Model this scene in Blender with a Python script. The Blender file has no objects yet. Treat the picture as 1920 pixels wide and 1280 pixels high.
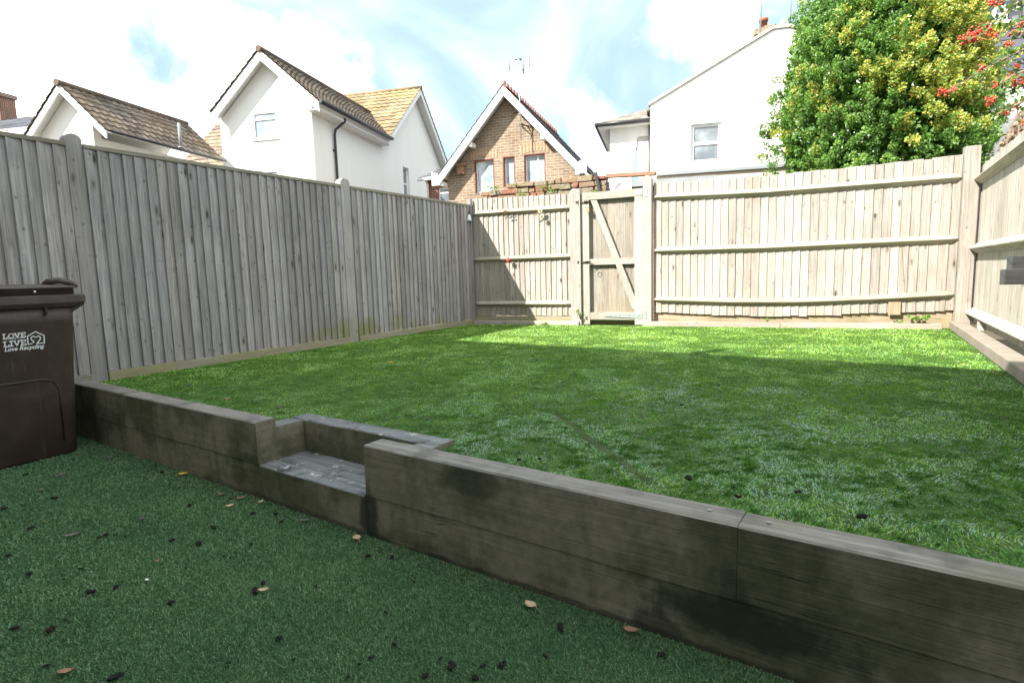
import bpy, math, random
import numpy as np
from mathutils import Vector, noise as mnoise
R = math.radians
random.seed(7); rng = np.random.default_rng(7)
sc = bpy.context.scene
COL = sc.collection

# ------------------------------------------------------------------ camera
CH = 1.13; PITCH = R(6.75); ROLL = R(1.6); FP = 1060.0
fwv = np.array([0, math.cos(PITCH), -math.sin(PITCH)]); u0 = np.array([0, math.sin(PITCH), math.cos(PITCH)])
rtv = math.cos(ROLL)*np.array([1., 0, 0])-math.sin(ROLL)*u0
upv = math.cos(ROLL)*u0+math.sin(ROLL)*np.array([1., 0, 0])
CP = np.array([0, 0, CH])
cam = bpy.data.cameras.new('camera'); camo = bpy.data.objects.new('camera', cam); COL.objects.link(camo)
cam.sensor_width = 36; cam.lens = 36*FP/1920; cam.clip_end = 3000; cam.clip_start = .02
from mathutils import Matrix
camo.matrix_world = Matrix(((rtv[0], upv[0], -fwv[0], 0), (rtv[1], upv[1], -fwv[1], 0), (rtv[2], upv[2], -fwv[2], CH), (0, 0, 0, 1)))
sc.camera = camo

# ------------------------------------------------------------------ sky, sun, exposure
SUN_AZ = 59.0; SUN_EL = 39.0          # light travels toward this azimuth (clockwise from +Y)
w = bpy.data.worlds.new('World'); sc.world = w; w.use_nodes = True
nt = w.node_tree; nt.nodes.clear()
def N(t, **k):
    n = nt.nodes.new(t)
    for a, b in k.items(): setattr(n, a, b)
    return n
out = N('ShaderNodeOutputWorld'); bg = N('ShaderNodeBackground'); sky = N('ShaderNodeTexSky')
sky.sky_type = 'NISHITA'; sky.sun_disc = False; sky.sun_elevation = R(SUN_EL); sky.sun_rotation = R(SUN_AZ+180)
sky.air_density = 1.0; sky.dust_density = 0.6; sky.ozone_density = 1.0
bg.inputs['Strength'].default_value = .15
def skydir(px, py):
    d = rtv*(px-960)/FP+upv*(640-py)/FP+fwv; return d/np.linalg.norm(d)
tc = N('ShaderNodeTexCoord')
nz = N('ShaderNodeTexNoise'); nz.inputs['Scale'].default_value = 5.5; nz.inputs['Detail'].default_value = 9; nz.inputs['Roughness'].default_value = .6
nt.links.new(tc.outputs['Generated'], nz.inputs['Vector'])
def math_(op, a, b, c=None):
    m = N('ShaderNodeMath', operation=op)
    for i, x in enumerate((a, b, c)):
        if x is None: continue
        if isinstance(x, (int, float)): m.inputs[i].default_value = x
        else: nt.links.new(x, m.inputs[i])
    return m.outputs[0]
# cloud banks standing in given directions of the sky: (direction, angular size, density)
banks = [((255, 105), .05, -.55), ((330, 150), .04, -.3), ((-60, 30), .24, .6), ((130, 10), .09, .35), ((430, 110), .095, .46), ((270, 240), .15, .50), ((620, 90), .07, .36), ((1070, 190), .065, .66), ((1010, 120), .04, .42), ((1120, 290), .075, .5),
         ((850, 260), .11, .42), ((1310, 20), .10, .42), ((1430, 110), .12, .4), ((1050, 0), .06, .30), ((1300, 350), .12, .3), ((620, 340), .2, .35), ((-700, 300), .36, .6), ((2900, 200), .4, .6)]
banks = [(skydir(*p_), s_, k_) for p_, s_, k_ in banks]+[((0, -.8, .6), 1.15, .9), ((.6, .1, .8), .55, .6), ((-.6, .2, .75), .5, .6)]   # unseen cloud overhead and behind, added to brighten the shade
acc = None
for (p, s, k) in banks:
    d = p
    dp = N('ShaderNodeVectorMath', operation='DISTANCE'); dp.inputs[1].default_value = tuple(d)
    nt.links.new(tc.outputs['Generated'], dp.inputs[0])
    q = math_('DIVIDE', dp.outputs['Value'], s); q = math_('MULTIPLY', q, q); q = math_('MULTIPLY', q, -1.0)
    e = math_('EXPONENT', q, None); e = math_('MULTIPLY', e, k)
    acc = e if acc is None else math_('ADD', acc, e)
f = math_('ADD', math_('MULTIPLY_ADD', nz.outputs['Fac'], 2.4, -.72), acc)
mr = N('ShaderNodeMapRange'); mr.interpolation_type = 'SMOOTHSTEP'
mr.inputs['From Min'].default_value = .88; mr.inputs['From Max'].default_value = 2.1; nt.links.new(f, mr.inputs['Value'])
mr.inputs['To Min'].default_value = .0; mr.inputs['To Max'].default_value = .96
wn = N('ShaderNodeTexNoise'); wn.inputs['Scale'].default_value = 4.; wn.inputs['Detail'].default_value = 7; wn.inputs['Distortion'].default_value = .8; nt.links.new(tc.outputs['Generated'], wn.inputs['Vector'])
wr = N('ShaderNodeMapRange'); wr.interpolation_type = 'SMOOTHSTEP'; wr.inputs['From Min'].default_value = .45; wr.inputs['From Max'].default_value = .75; wr.inputs['To Max'].default_value = .10
nt.links.new(wn.outputs['Fac'], wr.inputs['Value'])
mx = N('ShaderNodeMix', data_type='RGBA'); nt.links.new(math_('MAXIMUM', mr.outputs[0], wr.outputs[0]), mx.inputs['Factor'])
tint = N('ShaderNodeMix', data_type='RGBA'); tint.blend_type = 'MIX'; tint.inputs['Factor'].default_value = .93
nt.links.new(sky.outputs[0], tint.inputs['A']); tint.inputs['B'].default_value = (1.15, 1.62, 1.85, 1)
nt.links.new(tint.outputs['Result'], mx.inputs['A']); mx.inputs['B'].default_value = (11.6, 11.2, 10.6, 1)
nt.links.new(mx.outputs['Result'], bg.inputs['Color']); nt.links.new(bg.outputs[0], out.inputs[0])

sl = bpy.data.lights.new('sun', 'SUN'); sl.energy = 3.8; sl.angle = R(.53); sl.color = (1, .95, .86)
slo = bpy.data.objects.new('sun', sl); COL.objects.link(slo); slo.location = (-6, -4, 12)
sd = Vector((math.sin(R(SUN_AZ))*math.cos(R(SUN_EL)), math.cos(R(SUN_AZ))*math.cos(R(SUN_EL)), -math.sin(R(SUN_EL))))
slo.rotation_euler = sd.to_track_quat('-Z', 'Y').to_euler()
sc.view_settings.view_transform = 'Standard'; sc.view_settings.look = 'None'
sc.view_settings.exposure = 1.8; sc.view_settings.gamma = 1

# ------------------------------------------------------------------ survey helpers: a sight line meets a real plane
def ray(px, py): return rtv*(px-960)/FP+upv*(640-py)/FP+fwv
def gz(px, py, z):
    d = ray(px, py); return CP+d*((z-CH)/d[2])
def at(px, depth):
    d = ray(px, 505); return CP+d*depth
class Fr:      # plan frame: u runs along a wall, v out of it, z up
    def __init__(s, o, az, side=1):
        a = R(az); s.o = np.array(o[:2], float); s.u = np.array([math.sin(a), math.cos(a)]); s.v = side*np.array([math.cos(a), -math.sin(a)]); s.az = az
    def w(s, u, v, z): p = s.o+s.u*u+s.v*v; return (p[0], p[1], z)
    def loc(s, p): d = np.array(p[:2])-s.o; return (d@s.u, d@s.v, p[2])
    def on(s, px, py, v=0):
        o = s.o+s.v*v; n = s.v; d = ray(px, py); t = (n@(o-CP[:2]))/(n@d[:2]); return s.loc(CP+t*d)
    def uz(s, px, py, v=0): a = s.on(px, py, v); return (a[0], a[2])
FL = Fr((-3.383, 4.842), 31.22, 1)      # left fence
FB = Fr((-.613, 9.40), 113.66, 1)       # back fence
FR = Fr((5.60, 6.90), 211.95, 1)       # right fence
FW = Fr((-1.396, 2.889), 124.33, -1)    # retaining wall; +v into the lawn

# ------------------------------------------------------------------ mesh builder
class MB:
    def __init__(s): s.V = []; s.F = []; s.UV = []; s.ID = []; s.M = []; s.rid = 0.; s.m = 0; s.S = []; s.sm = False
    def new(s): s.rid = random.random(); return s
    def face(s, idx, uv=None):
        s.F.append(tuple(idx)); s.UV.append(uv or [(0, 0)]*len(idx)); s.ID.append(s.rid); s.M.append(s.m); s.S.append(s.sm)
    def hexa(s, P, grain=0, uvs=None):
        """8 corner points, index bits (a,b,c); grain = local axis index the wood grain follows"""
        b = len(s.V); s.V += [tuple(p) for p in P]
        P = [np.array(p, float) for p in P]
        L = (np.linalg.norm(P[4]-P[0]), np.linalg.norm(P[2]-P[0]), np.linalg.norm(P[1]-P[0]))
        for f in ((0, 1, 3, 2), (4, 6, 7, 5), (0, 4, 5, 1), (2, 3, 7, 6), (0, 2, 6, 4), (1, 5, 7, 3)):
            uv = []
            for i in f:
                c = ((i >> 2 & 1)*L[0], (i >> 1 & 1)*L[1], (i & 1)*L[2])
                g = c[grain]; o = sum(c[k]*(1+.31*k) for k in range(3) if k != grain)
                uv.append((g, o))
            s.face([b+i for i in f], uv)
    def box(s, fr, u, v, z, grain=0):
        s.hexa([fr.w(u[i >> 2 & 1], v[i >> 1 & 1], z[i & 1]) for i in range(8)], grain)
    def wbox(s, x, y, z, grain=0):
        s.hexa([(x[i >> 2 & 1], y[i >> 1 & 1], z[i & 1]) for i in range(8)], grain)
    def bar(s, a, b, wdt, hgt, up=(0, 0, 1)):
        a = np.array(a, float); b = np.array(b, float); d = (b-a)/np.linalg.norm(b-a)
        x = np.cross(d, up); x /= np.linalg.norm(x); y = np.cross(x, d)
        s.hexa([(b if i >> 2 & 1 else a)+x*wdt*((i >> 1 & 1)-.5)+y*hgt*((i & 1)-.5) for i in range(8)], 0)
    def tube(s, pts, r, n=8, cap=True, sm=True):
        pts = [np.array(p, float) for p in pts]; rs = r if hasattr(r, '__len__') else [r]*len(pts)
        base = len(s.V); o = s.sm; s.sm = sm
        ref = None; L = 0
        for k, p in enumerate(pts):
            d = pts[min(k+1, len(pts)-1)]-pts[max(k-1, 0)]; d = d/(np.linalg.norm(d)+1e-9)
            if ref is None: ref = np.array([0, 0, 1.]) if abs(d[2]) < .9 else np.array([1., 0, 0])
            x = np.cross(d, ref); x /= np.linalg.norm(x)+1e-9; y = np.cross(x, d); ref = y
            for j in range(n):
                a = 2*math.pi*j/n; s.V.append(tuple(p+rs[k]*(math.cos(a)*x+math.sin(a)*y)))
        for k in range(len(pts)-1):
            L2 = L+np.linalg.norm(pts[k+1]-pts[k])
            for j in range(n):
                j2 = (j+1) % n; a = j/n*2*math.pi*rs[k]; b_ = (j+1)/n*2*math.pi*rs[k]
                s.face((base+k*n+j, base+k*n+j2, base+(k+1)*n+j2, base+(k+1)*n+j), [(L, a), (L, b_), (L2, b_), (L2, a)])
            L = L2
        s.sm = o
        if cap:
            s.face([base+j for j in range(n)][::-1]); s.face([base+(len(pts)-1)*n+j for j in range(n)])
    def prism(s, fr, prof, v0, v1, grain=1):
        """polygon prof [(u,z)] extruded from v0 to v1"""
        b = len(s.V); n = len(prof)
        for v in (v0, v1): s.V += [fr.w(u, v, z) for u, z in prof]
        uvf = (lambda u, z: (z, u)) if grain == 2 else (lambda u, z: (u, z))
        s.face([b+i for i in range(n)], [uvf(*q) for q in prof]); s.face([b+n+i for i in range(n)][::-1], [uvf(*q) for q in prof][::-1])
        for i in range(n):
            j = (i+1) % n; d = math.hypot(prof[j][0]-prof[i][0], prof[j][1]-prof[i][1])
            s.face((b+i, b+n+i, b+n+j, b+j), [(0, 0), (0, v1-v0), (d, v1-v0), (d, 0)])
    def wall(s, fr, outl, holes, v0, v1):
        """flat wall with real openings; outer face at v1, inner at v0"""
        import bmesh
        bm = bmesh.new(); loops = [outl]+[[(h[0], h[1]), (h[2], h[1]), (h[2], h[3]), (h[0], h[3])] for h in holes]
        es = []
        for lp in loops:
            vs = [bm.verts.new((u, z, 0)) for u, z in lp]
            for i in range(len(vs)): es.append(bm.edges.new((vs[i], vs[(i+1) % len(vs)])))
        bmesh.ops.triangle_fill(bm, edges=es, use_beauty=True, use_dissolve=False)
        bm.verts.index_update()
        V = [(v.co.x, v.co.y) for v in bm.verts]; Fs = [[v.index for v in f.verts] for f in bm.faces]; bm.free()
        b = len(s.V); n = len(V)
        s.V += [fr.w(u, v1, z) for u, z in V]+[fr.w(u, v0, z) for u, z in V]
        for f in Fs:
            s.face([b+i for i in f], [V[i] for i in f]); s.face([b+n+i for i in f][::-1], [V[i] for i in f][::-1])
        k = 0
        for lp in loops:
            m = len(lp)
            for i in range(m):
                a = k+i; c = k+(i+1) % m; A = lp[i]; B = lp[(i+1) % m]; t = v1-v0
                if abs(A[1]-B[1]) < abs(A[0]-B[0]): uv = [(A[0], A[1]), (A[0], A[1]+t), (B[0], B[1]+t), (B[0], B[1])]
                else: uv = [(A[0], A[1]), (A[0]+t, A[1]), (B[0]+t, B[1]), (B[0], B[1])]
                s.face((b+a, b+n+a, b+n+c, b+c), uv)
            k += m
    def ball(s, c, r, nu=8, nv=6, sq=(1, 1, 1), jit=0):
        b = len(s.V); o = s.sm; s.sm = True; c = np.array(c, float)
        for i in range(nv+1):
            for j in range(nu):
                t = math.pi*i/nv; p = 2*math.pi*j/nu; q = 1+jit*(random.random()-.5)
                s.V.append(tuple(c+r*q*np.array([math.sin(t)*math.cos(p)*sq[0], math.sin(t)*math.sin(p)*sq[1], math.cos(t)*sq[2]])))
        for i in range(nv):
            for j in range(nu):
                s.face((b+i*nu+j, b+(i+1)*nu+j, b+(i+1)*nu+(j+1) % nu, b+i*nu+(j+1) % nu))
        s.sm = o
    def mesh(s, name, loc):
        me = bpy.data.meshes.new(name)
        V = np.array(s.V, dtype=np.float64)-np.array(loc)
        me.from_pydata(V.tolist(), [], s.F)
        uv = me.uv_layers.new(name='UVMap'); flat = [c for f in s.UV for q in f for c in q]
        uv.data.foreach_set('uv', flat)
        a = me.attributes.new('rid', 'FLOAT', 'FACE'); a.data.foreach_set('value', s.ID)
        me.polygons.foreach_set('material_index', s.M); me.polygons.foreach_set('use_smooth', s.S)
        me.update(); return me

def link(name, me, mats, parent=None, loc=(0, 0, 0)):
    o = bpy.data.objects.new(name, me); COL.objects.link(o)
    for m in (mats if isinstance(mats, (list, tuple)) else [mats]): me.materials.append(m)
    if parent is not None: o.parent = parent
    else: o.location = loc
    return o
def wloc(p):
    l = np.zeros(3)
    while p is not None: l = l+np.array(p.location); p = p.parent
    return l
def part(name, mb, mats, parent, label=None, bevel=0, seg=2):
    """one mesh object under its thing (all thing empties are unrotated, so a plain offset is enough)"""
    o = link(name, mb.mesh(name, wloc(parent)), mats, parent)
    if label: o['label'] = label
    if bevel:
        m = o.modifiers.new('edge', 'BEVEL'); m.width = bevel; m.segments = seg; m.limit_method = 'ANGLE'; m.angle_limit = R(40)
    return o
def thing(name, label, cat, loc, group=None):
    o = bpy.data.objects.new(name, None); COL.objects.link(o); o.location = tuple(float(c) for c in loc); o['label'] = label; o['category'] = cat
    o.empty_display_size = .1
    if group: o['group'] = group
    return o
def solo(name, mb, mats, label, cat, group=None, bevel=0):
    V = np.array(mb.V); loc = ((V[:, 0].min()+V[:, 0].max())/2, (V[:, 1].min()+V[:, 1].max())/2, V[:, 2].min())
    o = link(name, mb.mesh(name, loc), mats, None, loc); o['label'] = label; o['category'] = cat
    if group: o['group'] = group
    if bevel:
        m = o.modifiers.new('edge', 'BEVEL'); m.width = bevel; m.segments = 2; m.limit_method = 'ANGLE'; m.angle_limit = R(40)
    return o
def setting(name, mb, mats, kind='structure'):
    o = link(name, mb.mesh(name, (0, 0, 0)), mats); o['kind'] = kind; return o
def npmesh(name, V, F, rid=None, loc=(0, 0, 0), smooth=False):
    """fast mesh from numpy arrays; F is (n,3) or (n,4)"""
    me = bpy.data.meshes.new(name); V = np.asarray(V, dtype=np.float32)-np.asarray(loc, dtype=np.float32)
    n, k = F.shape
    me.vertices.add(len(V)); me.vertices.foreach_set('co', V.ravel())
    me.loops.add(n*k); me.loops.foreach_set('vertex_index', F.astype(np.int32).ravel())
    me.polygons.add(n); me.polygons.foreach_set('loop_start', np.arange(0, n*k, k, dtype=np.int32))
    if rid is not None:
        a = me.attributes.new('rid', 'FLOAT', 'FACE'); a.data.foreach_set('value', np.asarray(rid, dtype=np.float32))
    me.update(calc_edges=True)
    me.polygons.foreach_set('use_smooth', [smooth]*n)
    return me

# ------------------------------------------------------------------ materials
class Mt:
    def __init__(s, name, rough=.8, spec=.3):
        s.m = bpy.data.materials.new(name); s.m.use_nodes = True; s.t = s.m.node_tree; s.b = s.t.nodes['Principled BSDF']
        s.b.inputs['Roughness'].default_value = rough; s.b.inputs['Specular IOR Level'].default_value = spec
    def n(s, t, **k):
        x = s.t.nodes.new(t)
        for a, b in k.items(): setattr(x, a, b)
        return x
    def l(s, a, b): s.t.links.new(a, b)
    def set(s, inp, v):
        if isinstance(v, (int, float)): inp.default_value = v
        elif isinstance(v, (tuple, list)): inp.default_value = tuple(v)+((1,) if len(v) == 3 and len(inp.default_value) == 4 else ())
        else: s.l(v, inp)
    def math(s, op, a, b=None, c=None, clamp=False):
        x = s.n('ShaderNodeMath', operation=op, use_clamp=clamp)
        for i, v in enumerate((a, b, c)):
            if v is not None: s.set(x.inputs[i], v)
        return x.outputs[0]
    def mix(s, f, a, b, mode='MIX'):
        x = s.n('ShaderNodeMix', data_type='RGBA', blend_type=mode); s.set(x.inputs['Factor'], f); s.set(x.inputs['A'], a); s.set(x.inputs['B'], b); return x.outputs['Result']
    def ramp(s, f, a, b, smooth=True):
        x = s.n('ShaderNodeMapRange'); x.interpolation_type = 'SMOOTHSTEP' if smooth else 'LINEAR'
        s.set(x.inputs['Value'], f); x.inputs['From Min'].default_value = a; x.inputs['From Max'].default_value = b; return x.outputs[0]
    def noise(s, vec, scale, det=4, rough=.55, dist=0):
        x = s.n('ShaderNodeTexNoise'); s.l(vec, x.inputs['Vector']); x.inputs['Scale'].default_value = scale; x.inputs['Detail'].default_value = det
        x.inputs['Roughness'].default_value = rough; x.inputs['Distortion'].default_value = dist; return x.outputs['Fac']
    def obj(s): return s.n('ShaderNodeTexCoord').outputs['Object']
    def uv(s): return s.n('ShaderNodeTexCoord').outputs['UV']
    def rid(s): return s.n('ShaderNodeAttribute', attribute_name='rid').outputs['Fac']
    def pos(s): return s.n('ShaderNodeNewGeometry').outputs['Position']
    def vmul(s, v, t):
        x = s.n('ShaderNodeVectorMath', operation='MULTIPLY'); s.l(v, x.inputs[0]); x.inputs[1].default_value = t; return x.outputs[0]
    def sep(s, v):
        x = s.n('ShaderNodeSeparateXYZ'); s.l(v, x.inputs[0]); return x.outputs
    def comb(s, a, b, c):
        x = s.n('ShaderNodeCombineXYZ'); s.set(x.inputs[0], a); s.set(x.inputs[1], b); s.set(x.inputs[2], c); return x.outputs[0]
    def bump(s, h, st, dist=.01):
        x = s.n('ShaderNodeBump'); s.l(h, x.inputs['Height']); x.inputs['Strength'].default_value = st; x.inputs['Distance'].default_value = dist; s.l(x.outputs[0], s.b.inputs['Normal'])
    def col(s, v): s.set(s.b.inputs['Base Color'], v); return s

def wood(name, a, b, knots=.55, algae=0, algae_col=(.13, .16, .04), grain=.5, rough=.85, wet=0, boardvar=.35, algtop=.9, patch=None, dense=0):
    m = Mt(name, rough, .2); uv = m.sep(m.uv()); r = m.rid(); r40 = m.math('MULTIPLY', r, 43.)
    g = m.comb(m.math('MULTIPLY', uv[0], 1.6), m.math('MULTIPLY', uv[1], 34.), r40)
    n1 = m.noise(g, 1.6, 6, .62, .5)
    g2 = m.comb(m.math('MULTIPLY', uv[0], 3.), m.math('MULTIPLY', uv[1], 160.), r40); n2 = m.noise(g2, 1.4, 3, .5)
    p = m.pos(); n3 = m.noise(p, 1.3, 4, .6)
    f = m.math('ADD', m.math('MULTIPLY', n1, .75), m.math('MULTIPLY', n2, .35*1.0)); f = m.ramp(f, .32, .8)
    c = m.mix(f, a, b)
    # board-to-board tone
    tone = m.math('ADD', 1-boardvar/2, m.math('MULTIPLY', r, boardvar)); c = m.mix(1., c, m.comb(tone, tone, tone), 'MULTIPLY')
    wv = m.math('FRACT', m.math('MULTIPLY', r, 17.3)); c = m.mix(m.math('MULTIPLY', wv, .35), c, m.mix(1., c, (1.12, .97, .86), 'MULTIPLY'))
    blot = m.ramp(n3, .35, .7); c = m.mix(m.math('MULTIPLY', blot, .5), c, m.mix(1., c, (.72, .72, .7), 'MULTIPLY'))
    if knots:
        k = m.n('ShaderNodeTexVoronoi'); k.feature = 'F1'; k.inputs['Randomness'].default_value = 1
        kd = m.noise(g, 3, 2)
        m.l(m.comb(m.math('MULTIPLY', uv[0], 3.3), m.math('ADD', m.math('MULTIPLY', uv[1], 9.5), m.math('MULTIPLY', kd, .12)), r40), k.inputs['Vector']); k.inputs['Scale'].default_value = 1.
        kk = m.math('SUBTRACT', 1., m.ramp(k.outputs['Distance'], .07, .17)); ring = m.math('SUBTRACT', 1., m.ramp(k.outputs['Distance'], .15, .3))
        sel = m.ramp(m.noise(m.comb(m.math('MULTIPLY', uv[0], 2.), r40, 0.), 1.5, 2), .46, .56)
        c = m.mix(m.math('MULTIPLY', m.math('MULTIPLY', ring, sel), knots*.5), c, m.mix(1., c, (.55, .5, .45), 'MULTIPLY'))
        c = m.mix(m.math('MULTIPLY', m.math('MULTIPLY', kk, sel), knots*1.1, clamp=True), c, (.065, .055, .05))
        k2 = m.n('ShaderNodeTexVoronoi'); k2.feature = 'F1'; m.l(m.comb(m.math('MULTIPLY', uv[0], 9.), m.math('MULTIPLY', uv[1], 14.), m.math('ADD', r40, 3.)), k2.inputs['Vector']); k2.inputs['Scale'].default_value = 1.
        s2 = m.ramp(m.noise(m.comb(m.math('MULTIPLY', uv[0], 2.3), r40, 5.), 1.7, 2), .46 if dense else .52, .56 if dense else .6)
        c = m.mix(m.math('MULTIPLY', m.math('MULTIPLY', m.math('SUBTRACT', 1., m.ramp(k2.outputs['Distance'], .07, .20)), s2), knots*.8, clamp=True), c, (.09, .08, .072))
        k3 = m.noise(m.comb(m.math('MULTIPLY', uv[0], 22.), m.math('MULTIPLY', uv[1], 9.), r40), 1.3, 3); c = m.mix(m.math('MULTIPLY', m.ramp(k3, .62, .72), .35), c, m.mix(1., c, (.55, .52, .5), 'MULTIPLY'))
    if algae:
        z = m.sep(p)[2]; an = m.noise(p, 2.3, 5, .6)
        lo = m.math('SUBTRACT', 1., m.ramp(z, .42, algtop)); am = m.ramp(m.math('ADD', an, m.math('MULTIPLY', lo, .28)), .68, .86)
        k_ = m.math('MULTIPLY', am, lo)
        if patch:
            q_ = m.sep(p); dx = m.math('SUBTRACT', q_[0], patch[0]); dy = m.math('SUBTRACT', q_[1], patch[1]); dd_ = m.math('SQRT', m.math('ADD', m.math('MULTIPLY', dx, dx), m.math('MULTIPLY', dy, dy)))
            k_ = m.math('MULTIPLY', k_, m.math('SUBTRACT', 1., m.math('MULTIPLY', m.ramp(dd_, patch[2]*.6, patch[2]*1.3), .93)))
        c = m.mix(m.math('MULTIPLY', k_, algae), c, algae_col)
    if wet:
        wn = m.ramp(m.noise(p, 3.1, 5, .6), .5, .66); c = m.mix(m.math('MULTIPLY', wn, wet), c, m.mix(1., c, (.35, .38, .34), 'MULTIPLY'))
    m.col(c); m.bump(m.math('ADD', n1, m.math('MULTIPLY', n2, .5)), grain, .004)
    return m.m
W_LEFT = wood('weathered_grey_wood', (.20, .192, .205), (.445, .425, .43), .9, .8, algae_col=(.20, .21, .07), boardvar=.42, patch=(-1.75, 7.55, 1.25), dense=1)
W_POST = wood('post_wood', (.24, .23, .235), (.40, .385, .385), .8, .25, patch=(-1.75, 7.55, 1.25), dense=1)
W_BACK = wood('sunbleached_wood', (.23, .21, .188), (.44, .41, .38), .9, .3, algae_col=(.30, .24, .14), algtop=.75, boardvar=.36)
W_RIGHT = wood('pale_sunbleached_wood', (.29, .27, .24), (.56, .53, .48), .5, .2, algae_col=(.26, .20, .11), algtop=.7, boardvar=.25)
W_RAIL = wood('rail_wood', (.22, .21, .165), (.42, .40, .335), .25, 0)
W_GATE = wood('gate_wood', (.25, .235, .205), (.44, .415, .375), .3, 0)
W_LOW = wood('base_board_wood', (.22, .17, .12), (.42, .34, .25), .3, .3, algtop=.6)
W_CAP = wood('capping_wood', (.16, .15, .12), (.30, .285, .24), 0, 0)
W_GB = wood('gravel_board_wood', (.17, .16, .13), (.34, .32, .27), .2, .5, algae_col=(.26, .24, .10), algtop=.5)
W_DARK = wood('grey_slat_wood', (.38, .355, .36), (.60, .57, .57), .2, 0)
W_ORANGE = wood('orange_beam_wood', (.26, .14, .085), (.42, .26, .17), .2, 0)

def scuffed(name, c, rough):
    m = Mt(name, rough, .45); p = m.pos(); P = m.sep(p); n = m.noise(p, 5., 5, .65); s_ = m.noise(m.comb(m.math('MULTIPLY', P[0], 40.), m.math('MULTIPLY', P[1], 40.), m.math('MULTIPLY', P[2], 3.)), 1., 4, .6)
    c2 = m.mix(m.math('MULTIPLY', m.ramp(n, .45, .7), .45), c, tuple(x*1.7+.01 for x in c)); c2 = m.mix(m.math('MULTIPLY', m.ramp(s_, .58, .75), .3), c2, (.13, .11, .095)); m.col(c2); m.bump(m.noise(p, 90., 3), .3, .002)
    m.set(m.b.inputs['Roughness'], m.math('ADD', m.math('MULTIPLY', n, .4), rough-.15)); return m.m
def plain(name, c, rough=.7, spec=.4, var=.12, scale=3., metal=0, bumpy=0):
    m = Mt(name, rough, spec); p = m.pos(); n = m.noise(p, scale, 5, .6)
    m.col(m.mix(m.math('MULTIPLY', m.ramp(n, .3, .7), var*2), c, tuple(x*.6 for x in c))); m.b.inputs['Metallic'].default_value = metal
    if bumpy: m.bump(m.noise(p, scale*12, 3), bumpy, .004)
    return m.m
def sleeper_mat():
    m = Mt('sleeper_wood', .8, .3); uv = m.sep(m.uv()); r = m.rid(); r4 = m.math('MULTIPLY', r, 31.); p = m.pos(); P = m.sep(p)
    g = m.comb(m.math('MULTIPLY', uv[0], 1.1), m.math('MULTIPLY', uv[1], 30.), r4)
    n1 = m.noise(g, 1.5, 6, .62, .4); g2 = m.comb(m.math('MULTIPLY', uv[0], 2.), m.math('MULTIPLY', uv[1], 130.), r4); n2 = m.noise(g2, 1.4, 3)
    f = m.ramp(m.math('ADD', m.math('MULTIPLY', n1, .36), m.math('ADD', m.math('MULTIPLY', n2, .14), m.math('MULTIPLY', m.noise(p, 26., 4, .7), .55))), .3, .8)
    c = m.mix(f, (.135, .12, .087), (.26, .232, .175))
    ck = m.noise(m.comb(m.math('MULTIPLY', uv[0], .8), m.math('MULTIPLY', uv[1], 22.), m.math('ADD', r4, 9.)), 1., 3, .6, .3); cl_ = m.math('SUBTRACT', 1., m.ramp(m.math('ABSOLUTE', m.math('SUBTRACT', ck, .5)), .0, .012)); cm_ = m.ramp(m.noise(p, 1.7, 2), .52, .62); c = m.mix(m.math('MULTIPLY', cl_, cm_), c, (.03, .027, .02))
    big = m.noise(p, 2.2, 5, .6); c = m.mix(m.math('MULTIPLY', m.ramp(big, .42, .60), .9), c, m.mix(1., c, (.42, .46, .36), 'MULTIPLY'))
    # damp streaks running down the face, and green algae in them
    su = m.math('ADD', m.math('MULTIPLY', P[0], .826), m.math('MULTIPLY', P[1], -.564))
    st = m.noise(m.comb(m.math('MULTIPLY', su, 5.5), m.math('MULTIPLY', P[2], .9), 0.), 1., 4, .6, .7)
    c = m.mix(m.math('MULTIPLY', m.ramp(st, .50, .66), .55), c, m.mix(1., c, (.5, .55, .45), 'MULTIPLY'))
    gn = m.noise(m.comb(m.math('MULTIPLY', su, 3.), m.math('MULTIPLY', P[2], 3.), 4.), 1.4, 5, .65)
    c = m.mix(m.math('MULTIPLY', m.ramp(gn, .54, .72), .6), c, (.045, .062, .028))
    fine = m.noise(p, 11., 5, .65)
    # wet patches round the joints (fixed places on the wall)
    def wetspot(u, z, ru, rz, k):
        nonlocal c
        su0 = u  # distance along the wall from the step corner
        a = m.math('DIVIDE', m.math('SUBTRACT', m.math('ADD', su, 2.783), su0), ru); b = m.math('DIVIDE', m.math('SUBTRACT', P[2], z), rz)
        d = m.math('SQRT', m.math('ADD', m.math('MULTIPLY', a, a), m.math('MULTIPLY', b, b))); d = m.math('ADD', d, m.math('ADD', m.math('MULTIPLY', m.math('SUBTRACT', st, .5), 1.6), m.math('MULTIPLY', m.math('SUBTRACT', fine, .5), 1.1)))
        c = m.mix(m.math('MULTIPLY', m.math('SUBTRACT', 1., m.ramp(d, .6, 1.15)), k), c, (.02, .024, .015))
    wetspot(2.46, .12, .30, .085, .9); wetspot(.90, .09, .05, .14, .85); wetspot(2.43, .2, .05, .12, .6); wetspot(2.22, .03, .1, .05, .7); wetspot(-.02, .21, .12, .03, .5); wetspot(1.5, .36, .14, .07, .5); wetspot(.35,.0,1.,.03,.6); wetspot(2.,.0,1.2,.025,.7)
    m.col(c); m.bump(m.math('ADD', n1, m.math('ADD', m.math('MULTIPLY', n2, .5), fine)), .5, .004); return m.m
W_SLP = sleeper_mat()
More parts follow.
